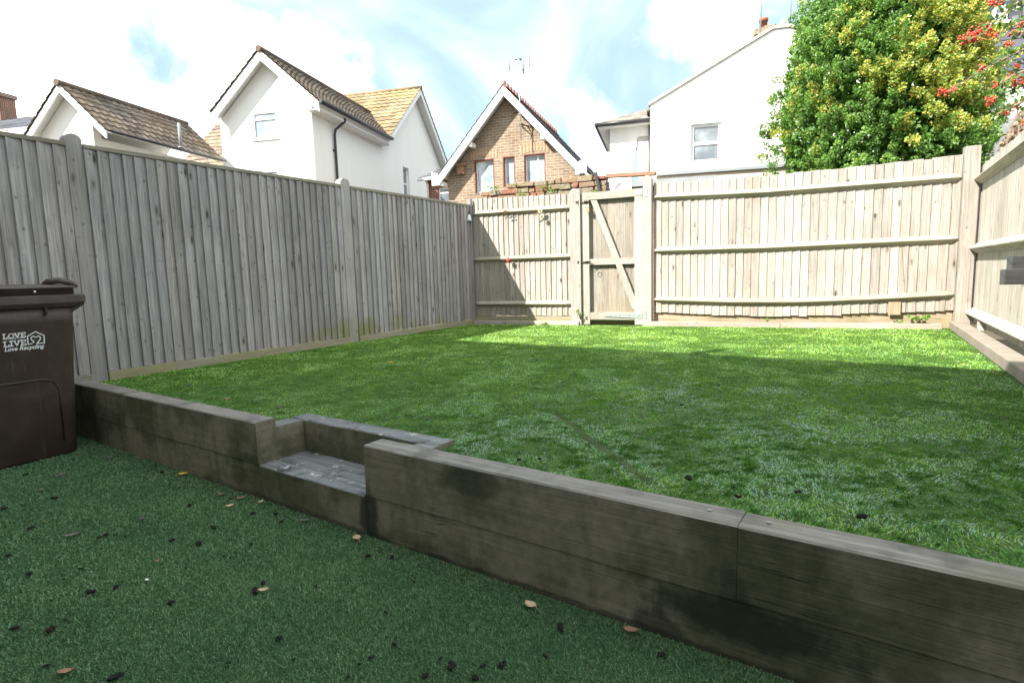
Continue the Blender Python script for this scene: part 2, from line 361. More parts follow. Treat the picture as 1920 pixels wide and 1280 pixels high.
def sleeper_top():
    m = Mt('sleeper_top_wood', .62, .45); uv = m.sep(m.uv()); r4 = m.math('MULTIPLY', m.rid(), 31.); p = m.pos()
    g = m.comb(m.math('MULTIPLY', uv[0], 1.1), m.math('MULTIPLY', uv[1], 40.), r4); n1 = m.noise(g, 1.5, 6, .62, .4)
    c = m.mix(m.ramp(n1, .3, .75), (.12, .11, .098), (.28, .26, .235))
    gn = m.noise(p, 3.2, 5, .65); c = m.mix(m.math('MULTIPLY', m.ramp(gn, .5, .68), .5), c, (.12, .115, .055))
    dn = m.noise(p, 7., 5, .6); c = m.mix(m.math('MULTIPLY', m.ramp(dn, .5, .7), .6), c, (.05, .047, .042))
    m.col(c); m.bump(n1, .5, .004); return m.m
W_TOP = sleeper_top()
def tread_mat():
    m = Mt('wet_tread_wood', .45, .5); uv = m.sep(m.uv()); r4 = m.math('MULTIPLY', m.rid(), 31.); p = m.pos()
    g = m.comb(m.math('MULTIPLY', uv[0], 1.1), m.math('MULTIPLY', uv[1], 40.), r4); n1 = m.noise(g, 1.5, 6, .62, .4)
    c = m.mix(m.ramp(n1, .3, .75), (.085, .09, .094), (.21, .22, .225))
    dn = m.noise(p, 9., 6, .65); c = m.mix(m.ramp(dn, .5, .66), c, (.035, .035, .035)); pn = m.noise(p, 17., 6, .65)
    c = m.mix(m.ramp(pn, .585, .66), c, (.42, .42, .41))
    m.col(c); m.bump(n1, .4, .003); return m.m
W_TREAD = tread_mat()

def render_mat(name, c, dirt=.12):
    m = Mt(name, .9, .2); p = m.pos(); P = m.sep(p)
    n = m.noise(m.comb(m.math('MULTIPLY', P[0], 2.), m.math('MULTIPLY', P[1], 2.), m.math('MULTIPLY', P[2], .4)), 1.2, 5, .6)
    c2 = m.mix(m.math('MULTIPLY', m.ramp(n, .42, .75), dirt), c, (.45, .44, .40)); m.col(c2); m.bump(m.noise(p, 60., 3), .25, .004); return m.m
RENDER = render_mat('white_render', (.80, .79, .76)); RENDER2 = render_mat('cream_render', (.70, .67, .60), .1)
WHITE = plain('white_upvc', (.80, .80, .80), .35, .5, .04); WHITEP = plain('white_painted_timber', (.78, .78, .76), .55, .4, .06)
BLACKP = plain('black_pipe', (.03, .032, .035), .4, .5, .1); GREYP = plain('grey_lead', (.26, .28, .29), .6, .4, .15); STEEL = plain('galvanised_steel', (.62, .66, .70), .35, .5, .15, 30, .75)
TERRA = plain('terracotta', (.30, .12, .08), .8, .2, .2, 9); IRON = plain('dark_iron', (.05, .045, .045), .5, .4, .2, 20, .5); BRASS = plain('old_padlock', (.35, .22, .12), .5, .4, .2, 30, .3)
def glass_mat(name, c1, c2, curtain=.5):
    m = Mt(name, .06, .8); p = m.pos(); P = m.sep(p)
    n = m.noise(m.comb(m.math('MULTIPLY', P[0], 1.), m.math('MULTIPLY', P[1], 1.), m.math('MULTIPLY', P[2], 1.)), 1.7, 4, .6)
    m.col(m.mix(m.ramp(n, .4, .65), c1, c2)); m.b.inputs['Coat Weight'].default_value = .6; m.b.inputs['Coat Roughness'].default_value = .03; return m.m
GLASS = glass_mat('window_glass', (.24, .29, .32), (.42, .48, .51)); GLASSD = glass_mat('dark_window_glass', (.10, .12, .14), (.22, .26, .28))

def brick_mat(name, c1, c2, mortar, sc_=1., dark=.0):
    m = Mt(name, .9, .2); b = m.n('ShaderNodeTexBrick'); b.offset = .5
    m.l(m.uv(), b.inputs['Vector']); b.inputs['Scale'].default_value = 1.; b.inputs['Brick Width'].default_value = .225*sc_; b.inputs['Row Height'].default_value = .075*sc_
    b.inputs['Mortar Size'].default_value = .008*sc_; b.inputs['Mortar Smooth'].default_value = .3; b.inputs['Bias'].default_value = 0
    b.inputs['Color1'].default_value = c1+(1,); b.inputs['Color2'].default_value = c2+(1,); b.inputs['Mortar'].default_value = mortar+(1,)
    p = m.pos(); n = m.noise(p, 1.4, 5, .65); n2 = m.noise(p, 14., 3, .6)
    c = m.mix(m.math('MULTIPLY', m.ramp(n, .4, .65), .55), b.outputs['Color'], m.mix(1., b.outputs['Color'], (.62, .52, .46), 'MULTIPLY'))
    c = m.mix(m.math('MULTIPLY', m.ramp(n2, .4, .7), .4), c, m.mix(1., c, (1.3, 1.25, 1.1), 'MULTIPLY'))
    m.col(c); m.bump(b.outputs['Fac'], -.6, .01); return m.m
BRICK = brick_mat('old_yellow_brick', (.275, .205, .145), (.195, .145, .11), (.38, .35, .29))
BRICKR = brick_mat('red_brick', (.26, .12, .08), (.18, .09, .07), (.32, .28, .24))
def tile_mat(name, a, b, lich, k=.5):
    m = Mt(name, .85, .25); p = m.pos(); r = m.rid(); n = m.noise(p, 6., 5, .65); n2 = m.noise(p, .9, 4, .6)
    c = m.mix(m.ramp(m.math('ADD', m.math('MULTIPLY', n, .6), m.math('MULTIPLY', r, .4)), .3, .7), a, b)
    c = m.mix(m.math('MULTIPLY', m.ramp(n2, .45, .65), k), c, lich); m.col(c); m.bump(n, .4, .01); return m.m
TILE_B = tile_mat('brown_concrete_tile', (.09, .072, .062), (.20, .165, .138), (.24, .17, .10), .35)
TILE_Y = tile_mat('lichen_gold_tile', (.20, .15, .09), (.36, .28, .16), (.38, .27, .12), .6)
SLATE = tile_mat('dark_slate', (.06, .065, .085), (.12, .13, .16), (.14, .12, .10), .3)
SLATEG = tile_mat('grey_brown_slate', (.20, .175, .16), (.36, .32, .29), (.30, .27, .19), .5)
# ================================================================== BUILDINGS
def slope(mb, A, B, C, D, pitch_w=.30, course=.30, lift=.035, roll=.028, res=6):
    """tiled roof plane: A-B along the eave, D-C along the ridge (A below D)"""
    A, B, C, D = [np.array(p, float) for p in (A, B, C, D)]
    Lu = max(np.linalg.norm(B-A), np.linalg.norm(C-D)); Lv = max(np.linalg.norm(D-A), np.linalg.norm(C-B))
    nr = max(1, round(Lu/pitch_w)); nc = max(1, round(Lv/course)); nu = nr*res
    n = np.cross(B-A, D-A); n /= np.linalg.norm(n)
    if n[2] < 0: n = -n
    o = mb.sm; mb.sm = False
    cr = [random.random() for _ in range(nr*nc)]
    for j in range(nc):
        base = len(mb.V)
        for k, (t, h) in enumerate(((j/nc, lift), ((j+1)/nc+.02/Lv, 0))):
            jig = random.uniform(-.003, .003)
            for i in range(nu+1):
                s = i/nu; p = (A*(1-s)+B*s)*(1-t)+(D*(1-s)+C*s)*t
                ph = (i % res)/res; prof = roll*(math.cos(2*math.pi*ph)*.5+.5)
                mb.V.append(tuple(p+n*(h+prof+jig)))
        for i in range(nu+1): # drip edge under each course
            s = i/nu; t = j/nc; p = (A*(1-s)+B*s)*(1-t)+(D*(1-s)+C*s)*t
            mb.V.append(tuple(p-n*.005))
        for i in range(nu):
            mb.rid = cr[j*nr+i//res]
            mb.face((base+i, base+i+1, base+nu+1+i+1, base+nu+1+i)); mb.face((base+2*nu+2+i, base+2*nu+3+i, base+i+1, base+i))
    mb.sm = o
def window(fr, u0, u1, z0, z1, v, parent, split=(), vs=(), fw=.055, sill=True, glass=None, prj=.03, fmat=None, sillmat=None):
    """frame with panes; 'split' horizontal bars (z), 'vs' vertical bars (u)"""
    f = MB(); a, b = min(u0, u1), max(u0, u1)
    f.box(fr, (a, a+fw), (v-.05, v+prj), (z0, z1)); f.box(fr, (b-fw, b), (v-.05, v+prj), (z0, z1))
    f.box(fr, (a+fw, b-fw), (v-.05, v+prj), (z0, z0+fw)); f.box(fr, (a+fw, b-fw), (v-.05, v+prj), (z1-fw, z1))
    for s in split: f.box(fr, (a+fw, b-fw), (v-.05, v+prj-.002), (s-fw*.5, s+fw*.5))
    for s in vs: f.box(fr, (s-fw*.4, s+fw*.4), (v-.05, v+prj-.004), (z0+fw, z1-fw))
    o = part('window', f, fmat or WHITE, parent)
    us = [a+fw]+list(vs)+[b-fw]; zs = [z0+fw]+list(split)+[z1-fw]; g = MB()
    g.box(fr, (a+fw-.005, b-fw+.005), (v-.02, v+prj*.2), (z0+fw-.005, z1-fw+.005))
    part('pane', g, glass or GLASS, o)
    if sill:
        s = MB(); s.box(fr, (a-.05, b+.05), (v, v+prj+.06), (z0-.05, z0-.002)); part('sill', s, sillmat or fmat or WHITE, o)
    return o
def gable(fr, pe0, pa, pe1, vo, uL=None):
    """read eave / ridge / eave heights in the plane of the overhanging bargeboards"""
    return fr.uz(*pe0, vo), fr.uz(*pa, vo), fr.uz(*pe1, vo)
def barge(mb, fr, e0, ap, e1, v0, v1, w=.16):
    """two raking boards meeting at the apex"""
    for e in (e0, e1):
        d = np.array([ap[0]-e[0], ap[1]-e[1]]); d /= np.linalg.norm(d)
        dz = w/abs(d[0]); q = [(e[0], e[1]), (ap[0], ap[1]), (ap[0], ap[1]-dz), (e[0], e[1]-dz)]
        mb.prism(fr, q, v0, v1)
def gutter(mb, a, b, r=.055): mb.tube([a, b], r, 8)
ZG = 0.0

# ---- D: tall white rendered house with the cross gable
KD = at(604, 16.); DS = Fr(KD, 13.1, 1); DF = Fr(KD, 283.1, -1)
OV = .32
eR, aP, eL = gable(DF, (597, 189), (487.5, 93), (396, 212), OV)
ze = (eR[1]+eL[1])/2; eR = (eR[0], ze); eL = (eL[0], ze); aP = ((eR[0]+eL[0])/2, aP[1])
uWL = DF.uz(415, 260)[0]
D = thing('white_house', 'tall white rendered house with brown and golden tiled cross gables and a black downpipe', 'house', (KD[0], KD[1], ZG))
pitchD = (aP[1]-ze)/abs(aP[0]-eL[0]); zwall = ze-.12
wn = [DF.uz(476, 262), DF.uz(518, 207)]; wn2 = [DF.uz(482, 345), DF.uz(522, 318)]
soff = ze+pitchD*abs(eL[0]-uWL)-.16
ou = [(0, ZG), (0, ze+pitchD*abs(eR[0])-.14), (aP[0], aP[1]-.14), (uWL, soff), (uWL, ZG)]
holeD = [(min(a[0][0], a[1][0]), a[0][1], max(a[0][0], a[1][0]), a[1][1]) for a in (wn, wn2)]
m = MB(); m.wall(DF, ou, holeD, -.25, 0)
# side wall: one plane with the second gable
sG0 = DS.uz(728, 262, OV); sGa = DS.uz(788.5, 166, OV); sG1 = DS.uz(838, 300, OV)
endU = DS.uz(829, 300)[0]
gm = DS.uz(788.5, 166, OV)[0]; zr2 = sGa[1]
s0 = DS.uz(728, 258, OV)[0]; halfg = gm-s0; z0g = ze
p2 = (zr2-ze)/halfg
g1 = (gm+halfg*1.02, ze-.0)
hs = [DS.uz(758, 372), DS.uz(766.5, 317)]
holeS = [(hs[0][0], hs[0][1], hs[1][0], hs[1][1])]
UE = gm+halfg*.9
m.wall(DS, [(0, ZG), (0, ze-.1), (s0+.12, ze-.1), (gm, zr2-.2), (UE, ze+p2*(gm+halfg-UE)-.2), (UE, ZG)], holeS, -.25, -.0001)
m.box(DF, (uWL-.25, uWL), (-UE-1, -.25), (ZG, ze-.1)); m.box(DF, (.3, uWL-.3), (-UE-1.2, -UE-1), (ZG, ze-.1))
part('wall', m, RENDER, D)
LEN = UE+.6
vr = s0+abs(eR[0]-aP[0])*pitchD/p2+.35
r = MB(); slope(r, DF.w(eR[0], OV+.04, ze), DF.w(eR[0], -s0-.02, ze), DF.w(aP[0], -vr, aP[1]), DF.w(aP[0], OV+.04, aP[1]), .24, .24, .025, .02, 5)
slope(r, DF.w(eL[0], OV+.04, ze), DF.w(eL[0], -vr, ze), DF.w(aP[0], -vr, aP[1]), DF.w(aP[0], OV+.04, aP[1]), .24, .24, .025, .02, 5)
r.m = 1
r.prism(DF, [(eR[0], ze-.03), (aP[0], aP[1]-.035), (eL[0], ze-.03), (eL[0]-.01, ze-.09), (aP[0], aP[1]-.12), (eR[0], ze-.09)], -s0-.02, OV-.04)
roofD = part('roof', r, [TILE_B, WHITEP], D)
rd = MB(); rd.tube([DF.w(aP[0], OV+.05, aP[1]+.02), DF.w(aP[0], -vr, aP[1]+.02)], .085, 8); part('ridge_tiles', rd, TILE_B, roofD)
b_ = MB(); barge(b_, DF, eL, (aP[0], aP[1]-.0), eR, OV-.04, OV, .20)
b_.box(DF, (-OV-.02, -OV+.03), (-s0-.1, OV-.05), (ze-.17, ze-.03)); part('bargeboard', b_, WHITEP, D)
sf = MB(); sf.box(DF, (-OV+.03, -.002), (-s0-.1, OV-.05), (ze-.19, ze-.165)); part('soffit', sf, WHITEP, D)
# cross wing roof
r = MB(); back = -3.4
slope(r, DS.w(s0, OV+.03, ze), DS.w(s0, back, ze), DS.w(gm, back, zr2), DS.w(gm, OV+.03, zr2), .3, .3)
slope(r, DS.w(gm+halfg, OV+.03, ze), DS.w(gm+halfg, back, ze), DS.w(gm, back, zr2), DS.w(gm, OV+.03, zr2), .3, .3)
r.m = 1; r.prism(DS, [(s0, ze-.03), (gm, zr2-.035), (gm+halfg, ze-.03), (gm+halfg, ze-.09), (gm, zr2-.12), (s0, ze-.09)], back, OV-.04)
rw = part('wing_roof', r, [TILE_Y, WHITEP], D, label='golden lichen tiled cross roof')
rd = MB(); rd.tube([DS.w(gm, OV+.05, zr2+.02), DS.w(gm, back, zr2+.02)], .08, 8); part('ridge_tiles', rd, TILE_Y, rw)
b_ = MB(); barge(b_, DS, (s0, ze), (gm, zr2), (gm+halfg, ze), OV-.04, OV, .17); part('bargeboard', b_, WHITEP, D)
window(DF, holeD[0][0], holeD[0][2], holeD[0][1], holeD[0][3], -.06, D, split=(holeD[0][3]-.27*(holeD[0][3]-holeD[0][1]),), fw=.045, prj=.04, glass=GLASS)
window(DF, holeD[1][0], holeD[1][2], holeD[1][1], holeD[1][3], -.06, D, fw=.045, prj=.04)
window(DS, holeS[0][0], holeS[0][2], holeS[0][1], holeS[0][3], -.12, D, split=(sum((holeS[0][1], holeS[0][3]))*.5,), fw=.05, glass=GLASSD, sill=False)
g = MB(); gutter(g, DF.w(eR[0]-.06, OV+.02, ze+.0), DF.w(eR[0]-.06, -s0+.02, ze+.0), .06)
part('gutter', g, BLACKP, D)
g = MB(); uD = DS.uz(630, 300, .05)[0]; x0 = DS.w(uD+.12, .37, ze-.05)
g.tube([x0, DS.w(uD+.12, .34, ze-.16), DS.w(uD+.03, .08, ze-.38), DS.w(uD, .06, ze-.55), DS.w(uD, .06, .3)], .038, 8)
for z in (ze-1., ze-1.9, ze-2.7, ze-3.7): g.box(DS, (uD-.06, uD+.06), (.0, .07), (z, z+.05))
part('downpipe', g, BLACKP, D)
g = MB(); g.box(DS, (-.02, .35), (0, .04), (2.2, DS.uz(615, 338, .04)[1])) if False else g.tube([DF.w(.55, .03, 3.3), DF.w(.55, .05, 3.3)], .05, 8); part('wall_vent', g, WHITE, D)

# lower wing of the same house, running off to the left behind the low house
a = at(352, 18.5); Wf = Fr(at(416, 18.2), 283.1, -1)
hi = Wf.uz(412, 219, -2.5); lo = Wf.uz(405, 313, 0)
C_ = thing('rear_tiled_wing', 'plain brown tiled roof wing showing between the low white house and the tall one', 'house', (*Wf.w(1.5, -1, 0)[:2], ZG))
m = MB(); m.box(Wf, (-.6, 1.25), (-4.6, -.3), (ZG, lo[1]+.3)); part('wall', m, RENDER2, C_)
r = MB()
for v_ in (0, -5): slope(r, Wf.w(-1.2, v_, lo[1]), Wf.w(1.4, v_, lo[1]), Wf.w(1.4, -2.5, hi[1]), Wf.w(-1.2, -2.5, hi[1]), .24, .24, .025, .02, 5)
part('roof', r, tile_mat('tan_concrete_tile', (.15, .115, .09), (.27, .215, .165), (.27, .20, .12), .5), C_)

# ---- B: low white house, gable at left
KB = at(203, 13.2); BF = Fr(KB, 283.1, -1); BS = Fr(KB, 13.1, 1); OB = .25
eR, aP, _ = gable(BF, (197, 243.5), (108.5, 157), (52, 252), OB)
zB = eR[1]; hw = abs(aP[0]-eR[0]); eL = (aP[0]+hw, zB); pB = (aP[1]-zB)/hw
Bh = thing('low_white_house', 'low white rendered house with brown tiled roof and pale gable behind the left fence', 'house', (KB[0], KB[1], ZG))
m = MB(); uL = eL[0]-.2; LB = BS.uz(391, 292, .1)[0]
m.wall(BF, [(0, ZG), (0, zB-pB*eR[0]*-1-.07) if eR[0] > 0 else (0, zB+pB*-eR[0]-.07), (aP[0], aP[1]-.08), (uL, zB+pB*(eL[0]-uL)-.07), (uL, ZG)], [], -.2, 0)
m.box(BS, (.2, LB), (-.2, -.0001), (ZG, zB-.05)); m.box(BS, (.2, LB), (-uL, -uL+.2), (ZG, zB-.05)); m.box(BF, (.2, uL-.2), (-LB, -LB+.2), (ZG, zB-.05))
print('B', eR, aP, eL, zB, LB)
part('wall', m, RENDER, Bh)
r = MB(); slope(r, BF.w(eR[0], OB+.03, zB), BF.w(eR[0], -LB, zB), BF.w(aP[0], -LB, aP[1]), BF.w(aP[0], OB+.03, aP[1]), .2, .22, .025, .025, 5)
slope(r, BF.w(eL[0], OB+.03, zB), BF.w(eL[0], -LB, zB), BF.w(aP[0], -LB, aP[1]), BF.w(aP[0], OB+.03, aP[1]), .2, .22, .025, .025, 5)
r.m = 1; r.prism(BF, [(eR[0], zB-.03), (aP[0], aP[1]-.035), (eL[0], zB-.03), (eL[0], zB-.05), (aP[0], aP[1]-.06), (eR[0], zB-.05)], -LB, OB-.04)
rf = part('roof', r, [TILE_B, WHITEP], Bh)
rd = MB(); rd.tube([BF.w(aP[0], OB+.05, aP[1]+.02), BF.w(aP[0], -LB, aP[1]+.02)], .08, 8); part('ridge_tiles', rd, TILE_B, rf)
b_ = MB(); barge(b_, BF, eL, aP, eR, OB-.04, OB, .13); part('bargeboard', b_, WHITEP, Bh)
g = MB(); vb = -eR[0]+.05; ug = BS.uz(339, 270, vb); zt = BS.uz(338, 232, vb)[1]; g.tube([BS.w(ug[0], vb, zB-.02), BS.w(ug[0], vb, zt)], .04, 8); g.tube([BS.w(ug[0], vb, zB+.02), BS.w(ug[0], vb, zB+.06)], .07, 8)
part('vent_pipe', g, GREYP, Bh); g = MB(); uq = BS.uz(342, 292, .06)[0]; g.tube([BS.w(uq, .06, zB-.1), BS.w(uq, .06, .5)], .05, 8); part('soil_pipe', g, BLACKP, Bh)
g = MB(); gutter(g, BS.w(-.1, -eR[0]+.04, zB+.0), BS.w(LB, -eR[0]+.04, zB+.0), .028); part('gutter', g, BLACKP, Bh)

# ---- far left: chimney, slate roof
KS = at(60, 19); SF = Fr(KS, 283.1, -1)
S_ = thing('slate_roofed_house', 'slate roofed house at the far left edge with an old brick chimney', 'house', (KS[0], KS[1], ZG))
t0 = SF.uz(0, 217, -2.); t1 = SF.uz(60, 236, -2.); b0 = SF.uz(0, 246, 0)
m = MB(); m.box(SF, (-1.2, 4.5), (-3.8, -.2), (ZG, b0[1]-.05)); part('wall', m, RENDER, S_)
zt = SF.uz(20, 224, -2.)[1]
r = MB(); slope(r, SF.w(-1.2, .1, b0[1]), SF.w(5, .1, b0[1]), SF.w(5, -2, zt), SF.w(-1.2, -2, zt), .3, .25, .015, .004, 2)
slope(r, SF.w(-1.2, -4, b0[1]), SF.w(5, -4, b0[1]), SF.w(5, -2, zt), SF.w(-1.2, -2, zt), .3, .25, .015, .004, 2)
rf = part('roof', r, SLATE, S_)
q = (SF.uz(14, 190, -2.4)[0]+.42, 0); zq = SF.uz(5, 165, -2.4)[1]
ch = MB(); ch.prism(SF, [(q[0], zt-.6), (q[0]+.9, zt-.6), (q[0]+.9, zq-.25), (q[0], zq-.25)], -3., -2.4)
ch.box(SF, (q[0]-.06, q[0]+.96), (-3.06, -2.34), (zq-.25, zq-.1))
c_ = part('chimney', ch, BRICKR, rf)
fb = MB(); fb.box(SF, (-1.2, 5), (.1, .13), (b0[1]-.2, b0[1]-.0)); part('fascia', fb, WHITEP, S_)
KT = at(62, 24); TF = Fr(KT, 283.1, -1)
T_ = thing('distant_grey_roof_house', 'small distant house with grey roof and pale end wall beside the far left chimney', 'house', (KT[0], KT[1], ZG))
zt = TF.uz(50, 212, 0)[1]; m = MB(); m.wall(TF, [(-1.5, ZG), (-1.5, zt-1.), (-.4, zt-.05), (.3, zt-.05), (1.5, zt-1.), (1.5, ZG)], [], -.3, 0); part('wall', m, RENDER2, T_)
r = MB(); slope(r, TF.w(1.8, .3, zt-1.3), TF.w(1.8, -4, zt-1.3), TF.w(.25, -4, zt), TF.w(.1, .3, zt), .3, .25, .015, .004, 2)
slope(r, TF.w(3.6, .2, zt-1.2), TF.w(1.0, .2, zt-1.2), TF.w(.2, -1.5, zt), TF.w(3., -1.5, zt-.12), .3, .25, .015, .004, 2); part('roof', r, SLATE, T_)
def aerial(base, h, rods, label, name='television_aerial', lean=0):
    a = thing(name, label, 'aerial', base); g = MB(); b = np.array(base, float); t = b+np.array([lean, 0, h]); g.tube([b, t], .018, 6); part('mast', g, STEEL, a)
    g = MB()
    for (p, q, r_) in rods: g.tube([t+np.array(p), t+np.array(q)], r_, 5)
    if rods: part('antenna', g, GREYP, a)
    return a
aerial(SF.w(q[0]-.02, -2.36, zq-.9), SF.uz(9, 152, -2.36)[1]-zq+.9, [((-.1, 0, 0), (.75, -.2, -.16), .012), ((.1, 0, -.1), (.1, 0, .2), .01), ((.2, 0, .0), (.16, 0, .32), .01), ((.3, .1, -.1), (.3, -.1, .1), .01), ((.45, .1, -.12), (.45, -.1, .05), .01)],
       'thin television aerial fixed to the brick chimney at the far left')

# ---- E: brick house
KE = at(1079, 16.); EF = Fr(KE, 288.7, -1); ES = Fr(KE, 18.7, 1); OE = .38
eR, aP, eL = gable(EF, (1083, 301), (943, 160), (823, 330), OE)
zE = (eR[1]+eL[1])/2; eR = (eR[0], zE); eL = (eL[0], zE); aP = ((eR[0]+eL[0])/2+.0, aP[1]); pE = (aP[1]-zE)/abs(aP[0]-eR[0])
E_ = thing('brick_gable_house', 'old brick house with white bargeboards, crested red ridge and three gable windows', 'house', (KE[0], KE[1], ZG))
uWL = EF.uz(840, 340)[0]
def rect(fr, x0, y0, x1, y1, v=0):
    a = fr.uz(x0, y1, v); b = fr.uz(x1, y0, v); return (min(a[0], b[0]), a[1], max(a[0], b[0]), b[1])
hE = [rect(EF, 891, 297, 926, 363), rect(EF, 944, 292, 965, 350), rect(EF, 983, 286, 1022, 345)]
m = MB(); m.wall(EF, [(0, ZG), (0, zE+pE*(-eR[0])-.16), (aP[0], aP[1]-.2), (uWL, zE+pE*(eL[0]-uWL)-.16), (uWL, ZG)], hE, -.22, 0)
m.box(ES, (.22, 6), (-.22, -.0001), (ZG, zE)); m.box(ES, (.22, 6), (-uWL+.0001, -uWL+.22), (ZG, zE)); m.box(EF, (.22, uWL-.22), (-6, -5.8), (ZG, zE))
part('wall', m, BRICK, E_)
ARCH = brick_mat('arch_brick', (.34, .22, .14), (.27, .16, .10), (.40, .35, .28))
for (a, z0, b, z1) in (hE[0], hE[2]):
    m = MB(); n = 9; W_ = (b-a+.24)/n
    for i in range(n):
        c = a-.12+W_*i; rise = .07*(1-((i-(n-1)/2)/((n-1)/2))**2); m.new(); m.hexa([EF.w(c+.006+(W_-.012)*(k >> 2 & 1), .004+.014*(k >> 1 & 1)-.01, z1+.0+rise+.24*(k & 1)) for k in range(8)], 2)
    part('window_arch', m, ARCH, E_)
r = MB(); back = -6.
for e in (eR, eL): slope(r, EF.w(e[0]-(.06 if e is eR else -.06), OE+.02, zE-.06*pE), EF.w(e[0]-(.06 if e is eR else -.06), back, zE-.06*pE), EF.w(aP[0], back, aP[1]), EF.w(aP[0], OE+.02, aP[1]), .26, .25, .02, .005, 3)
r.m = 1; r.prism(EF, [(eR[0], zE-.03), (aP[0], aP[1]-.035), (eL[0], zE-.03), (eL[0], zE-.08), (aP[0], aP[1]-.11), (eR[0], zE-.08)], back, OE-.04)
rf = part('roof', r, [SLATE, WHITEP], E_)
rd = MB()
for k in range(22):
    v0 = OE-.02-k*.28; rd.new(); rd.prism(EF, [(aP[0]-.12, aP[1]-.06), (aP[0], aP[1]+.07), (aP[0]+.12, aP[1]-.06), (aP[0], aP[1]-.01)], v0-.27, v0)
    rd.prism(EF, [(aP[0]-.02, aP[1]+.06), (aP[0]-.015, aP[1]+.15), (aP[0]+.015, aP[1]+.15), (aP[0]+.02, aP[1]+.06)], v0-.2, v0-.07)
part('ridge_crest', rd, TERRA, rf)
b_ = MB(); barge(b_, EF, eL, aP, eR, OE-.05, OE, .18)
for e, sg in ((eL, -1), (eR, 1)): b_.prism(EF, [(e[0], zE+.0), (e[0], zE-.30), (e[0]-sg*.24, zE-.36+.06), (e[0]-sg*.24, zE+.1)], OE-.051, OE+.001)
part('bargeboard', b_, WHITEP, E_)
for e in (eL, eR):
    for t in (.02, .48):
        b_ = MB(); u = e[0]+(aP[0]-e[0])*t; z = zE+(aP[1]-zE)*t-.30; b_.box(EF, (u-.05, u+.05), (.0, OE-.06), (z-.06, z+.06)); part('purlin_end', b_, WHITEP, E_)
RED = plain('red_reveal', (.16, .055, .04), .8, .2)
for i, (a, z0, b, z1) in enumerate(hE):
    window(EF, a, b, z0, z1, -.14, E_, split=() if i else (), vs=((a+b)/2-.08,) if i == 2 else (), fw=.06, sillmat=GREYP, sill=True, glass=GLASS)
m = MB()
for (a, z0, b, z1) in hE:
    m.box(EF, (b-.03, b-.001), (-.1, -.002), (z0, z1)); m.box(EF, (a+.001, a+.03), (-.1, -.002), (z0, z1)); m.box(EF, (a+.03, b-.03), (-.1, -.002), (z1-.03, z1-.001))
part('window_reveal', m, RED, E_)
g = MB(); x = EF.uz(1090, 300, .15); gx = EF.w(-.3, OE-.1, zE-.05)
g.tube([gx, EF.w(-.28, OE-.2, zE-.2), EF.w(-.06, .08, zE-.6), EF.w(-.05, .08, zE-1.1)], .028, 7); gutter(g, EF.w(eR[0]-.06, OE-.05, zE-.06), EF.w(eR[0]-.06, -5.9, zE-.06), .035)
part('gutter', g, BLACKP, E_)
# left brick lean-to of the same house
X0 = EF.uz(800, 340, -1.2)[0]; X1 = uWL
zt = EF.uz(826, 309, -2.4)[1]; zb = EF.uz(800, 336, -1.2)[1]
m = MB(); hx = rect(EF, 822, 350, 842, 384, -1.2); m.wall(EF, [(X1-.3, ZG), (X1-.3, zb), (X0, zb), (X0, ZG)], [hx], -1.45, -1.2); m.box(EF, (X0-.25, X0), (-4.5, -1.46), (ZG, zb)); part('wall', m, BRICKR, E_, label='red brick lean-to wall at the left of the gable')
r = MB(); slope(r, EF.w(X0+.18, -.98, zb), EF.w(X1-.3, -.98, zb), EF.w(X1-.3, -2.6, zt+.1), EF.w(X0-.55, -2.6, zt+.1), .26, .22, .02, .003, 2)
slope(r, EF.w(X0+.18, -4.2, zb), EF.w(X0+.18, -.98, zb), EF.w(X0-.55, -2.6, zt+.1), EF.w(X0-.55, -2.7, zt+.1), .26, .22, .02, .003, 2); part('roof', r, SLATE, E_)
window(EF, hx[0], hx[2], hx[1], hx[3], -1.3, E_, split=(hx[3]-.3*(hx[3]-hx[1]),), fw=.06, glass=GLASSD)
g = MB(); gutter(g, EF.w(X0+.2, -.95, zb-.04), EF.w(X1-.3, -.95, zb-.04), .05); ux = EF.uz(802, 350, -1.14)[0]; g.tube([EF.w(ux, -1.0, zb-.05), EF.w(ux, -1.14, zb-.2), EF.w(ux, -1.14, .3)], .04, 7); part('gutter', g, WHITE, E_, label='white gutter and downpipe of the lean-to')
# wall box (alarm / nest box) high on the brick gable
q = EF.uz(864, 318, .1); m = MB(); m.box(EF, (q[0]-.11, q[0]+.11), (.002, .16), (q[1]-.13, q[1]+.1)); m.prism(EF, [(q[0]-.15, q[1]+.102), (q[0]+.15, q[1]+.102), (q[0]+.15, q[1]+.13), (q[0]-.15, q[1]+.16)], .002, .2)
solo('nest_box', m, W_ORANGE, 'small wooden box fixed high on the brick gable left of its windows', 'nest box')
# aerial on the brick gable
qa = EF.uz(977, 250, .30); zt = EF.uz(972, 112, .3)[1]; base = EF.w(qa[0], .3, EF.uz(977, 262, .3)[1])
A_ = aerial(base, zt-base[2], [((-.0, 0, 0), (.12, -.42, -.42), .03), ((-.25, -.1, -.32), (-.25, -.1, .12), .012), ((.30, -.2, -.25), (.30, -.2, .17), .012), ((-.1, 0, .02), (.1, 0, .0), .04), ((.12, -.4, -.1), (.12, -.4, -.5), .02)],
            'tall television aerial bracketed to the brick gable, rising above its roof', lean=-.03)
g = MB()
for (y, l) in ((217, .34), (236, .34)):
    z = EF.uz(978, y, .15)[1]; g.tube([EF.w(qa[0]-.12, 0.002, z), EF.w(qa[0], .3, z+.02), EF.w(qa[0]+.04, 0.002, z)], .02, 5); g.tube([EF.w(qa[0]-.3, .002, z-.02), EF.w(qa[0]+.06, .3, z)], .014, 5)
part('wall_bracket', g, IRON, A_)

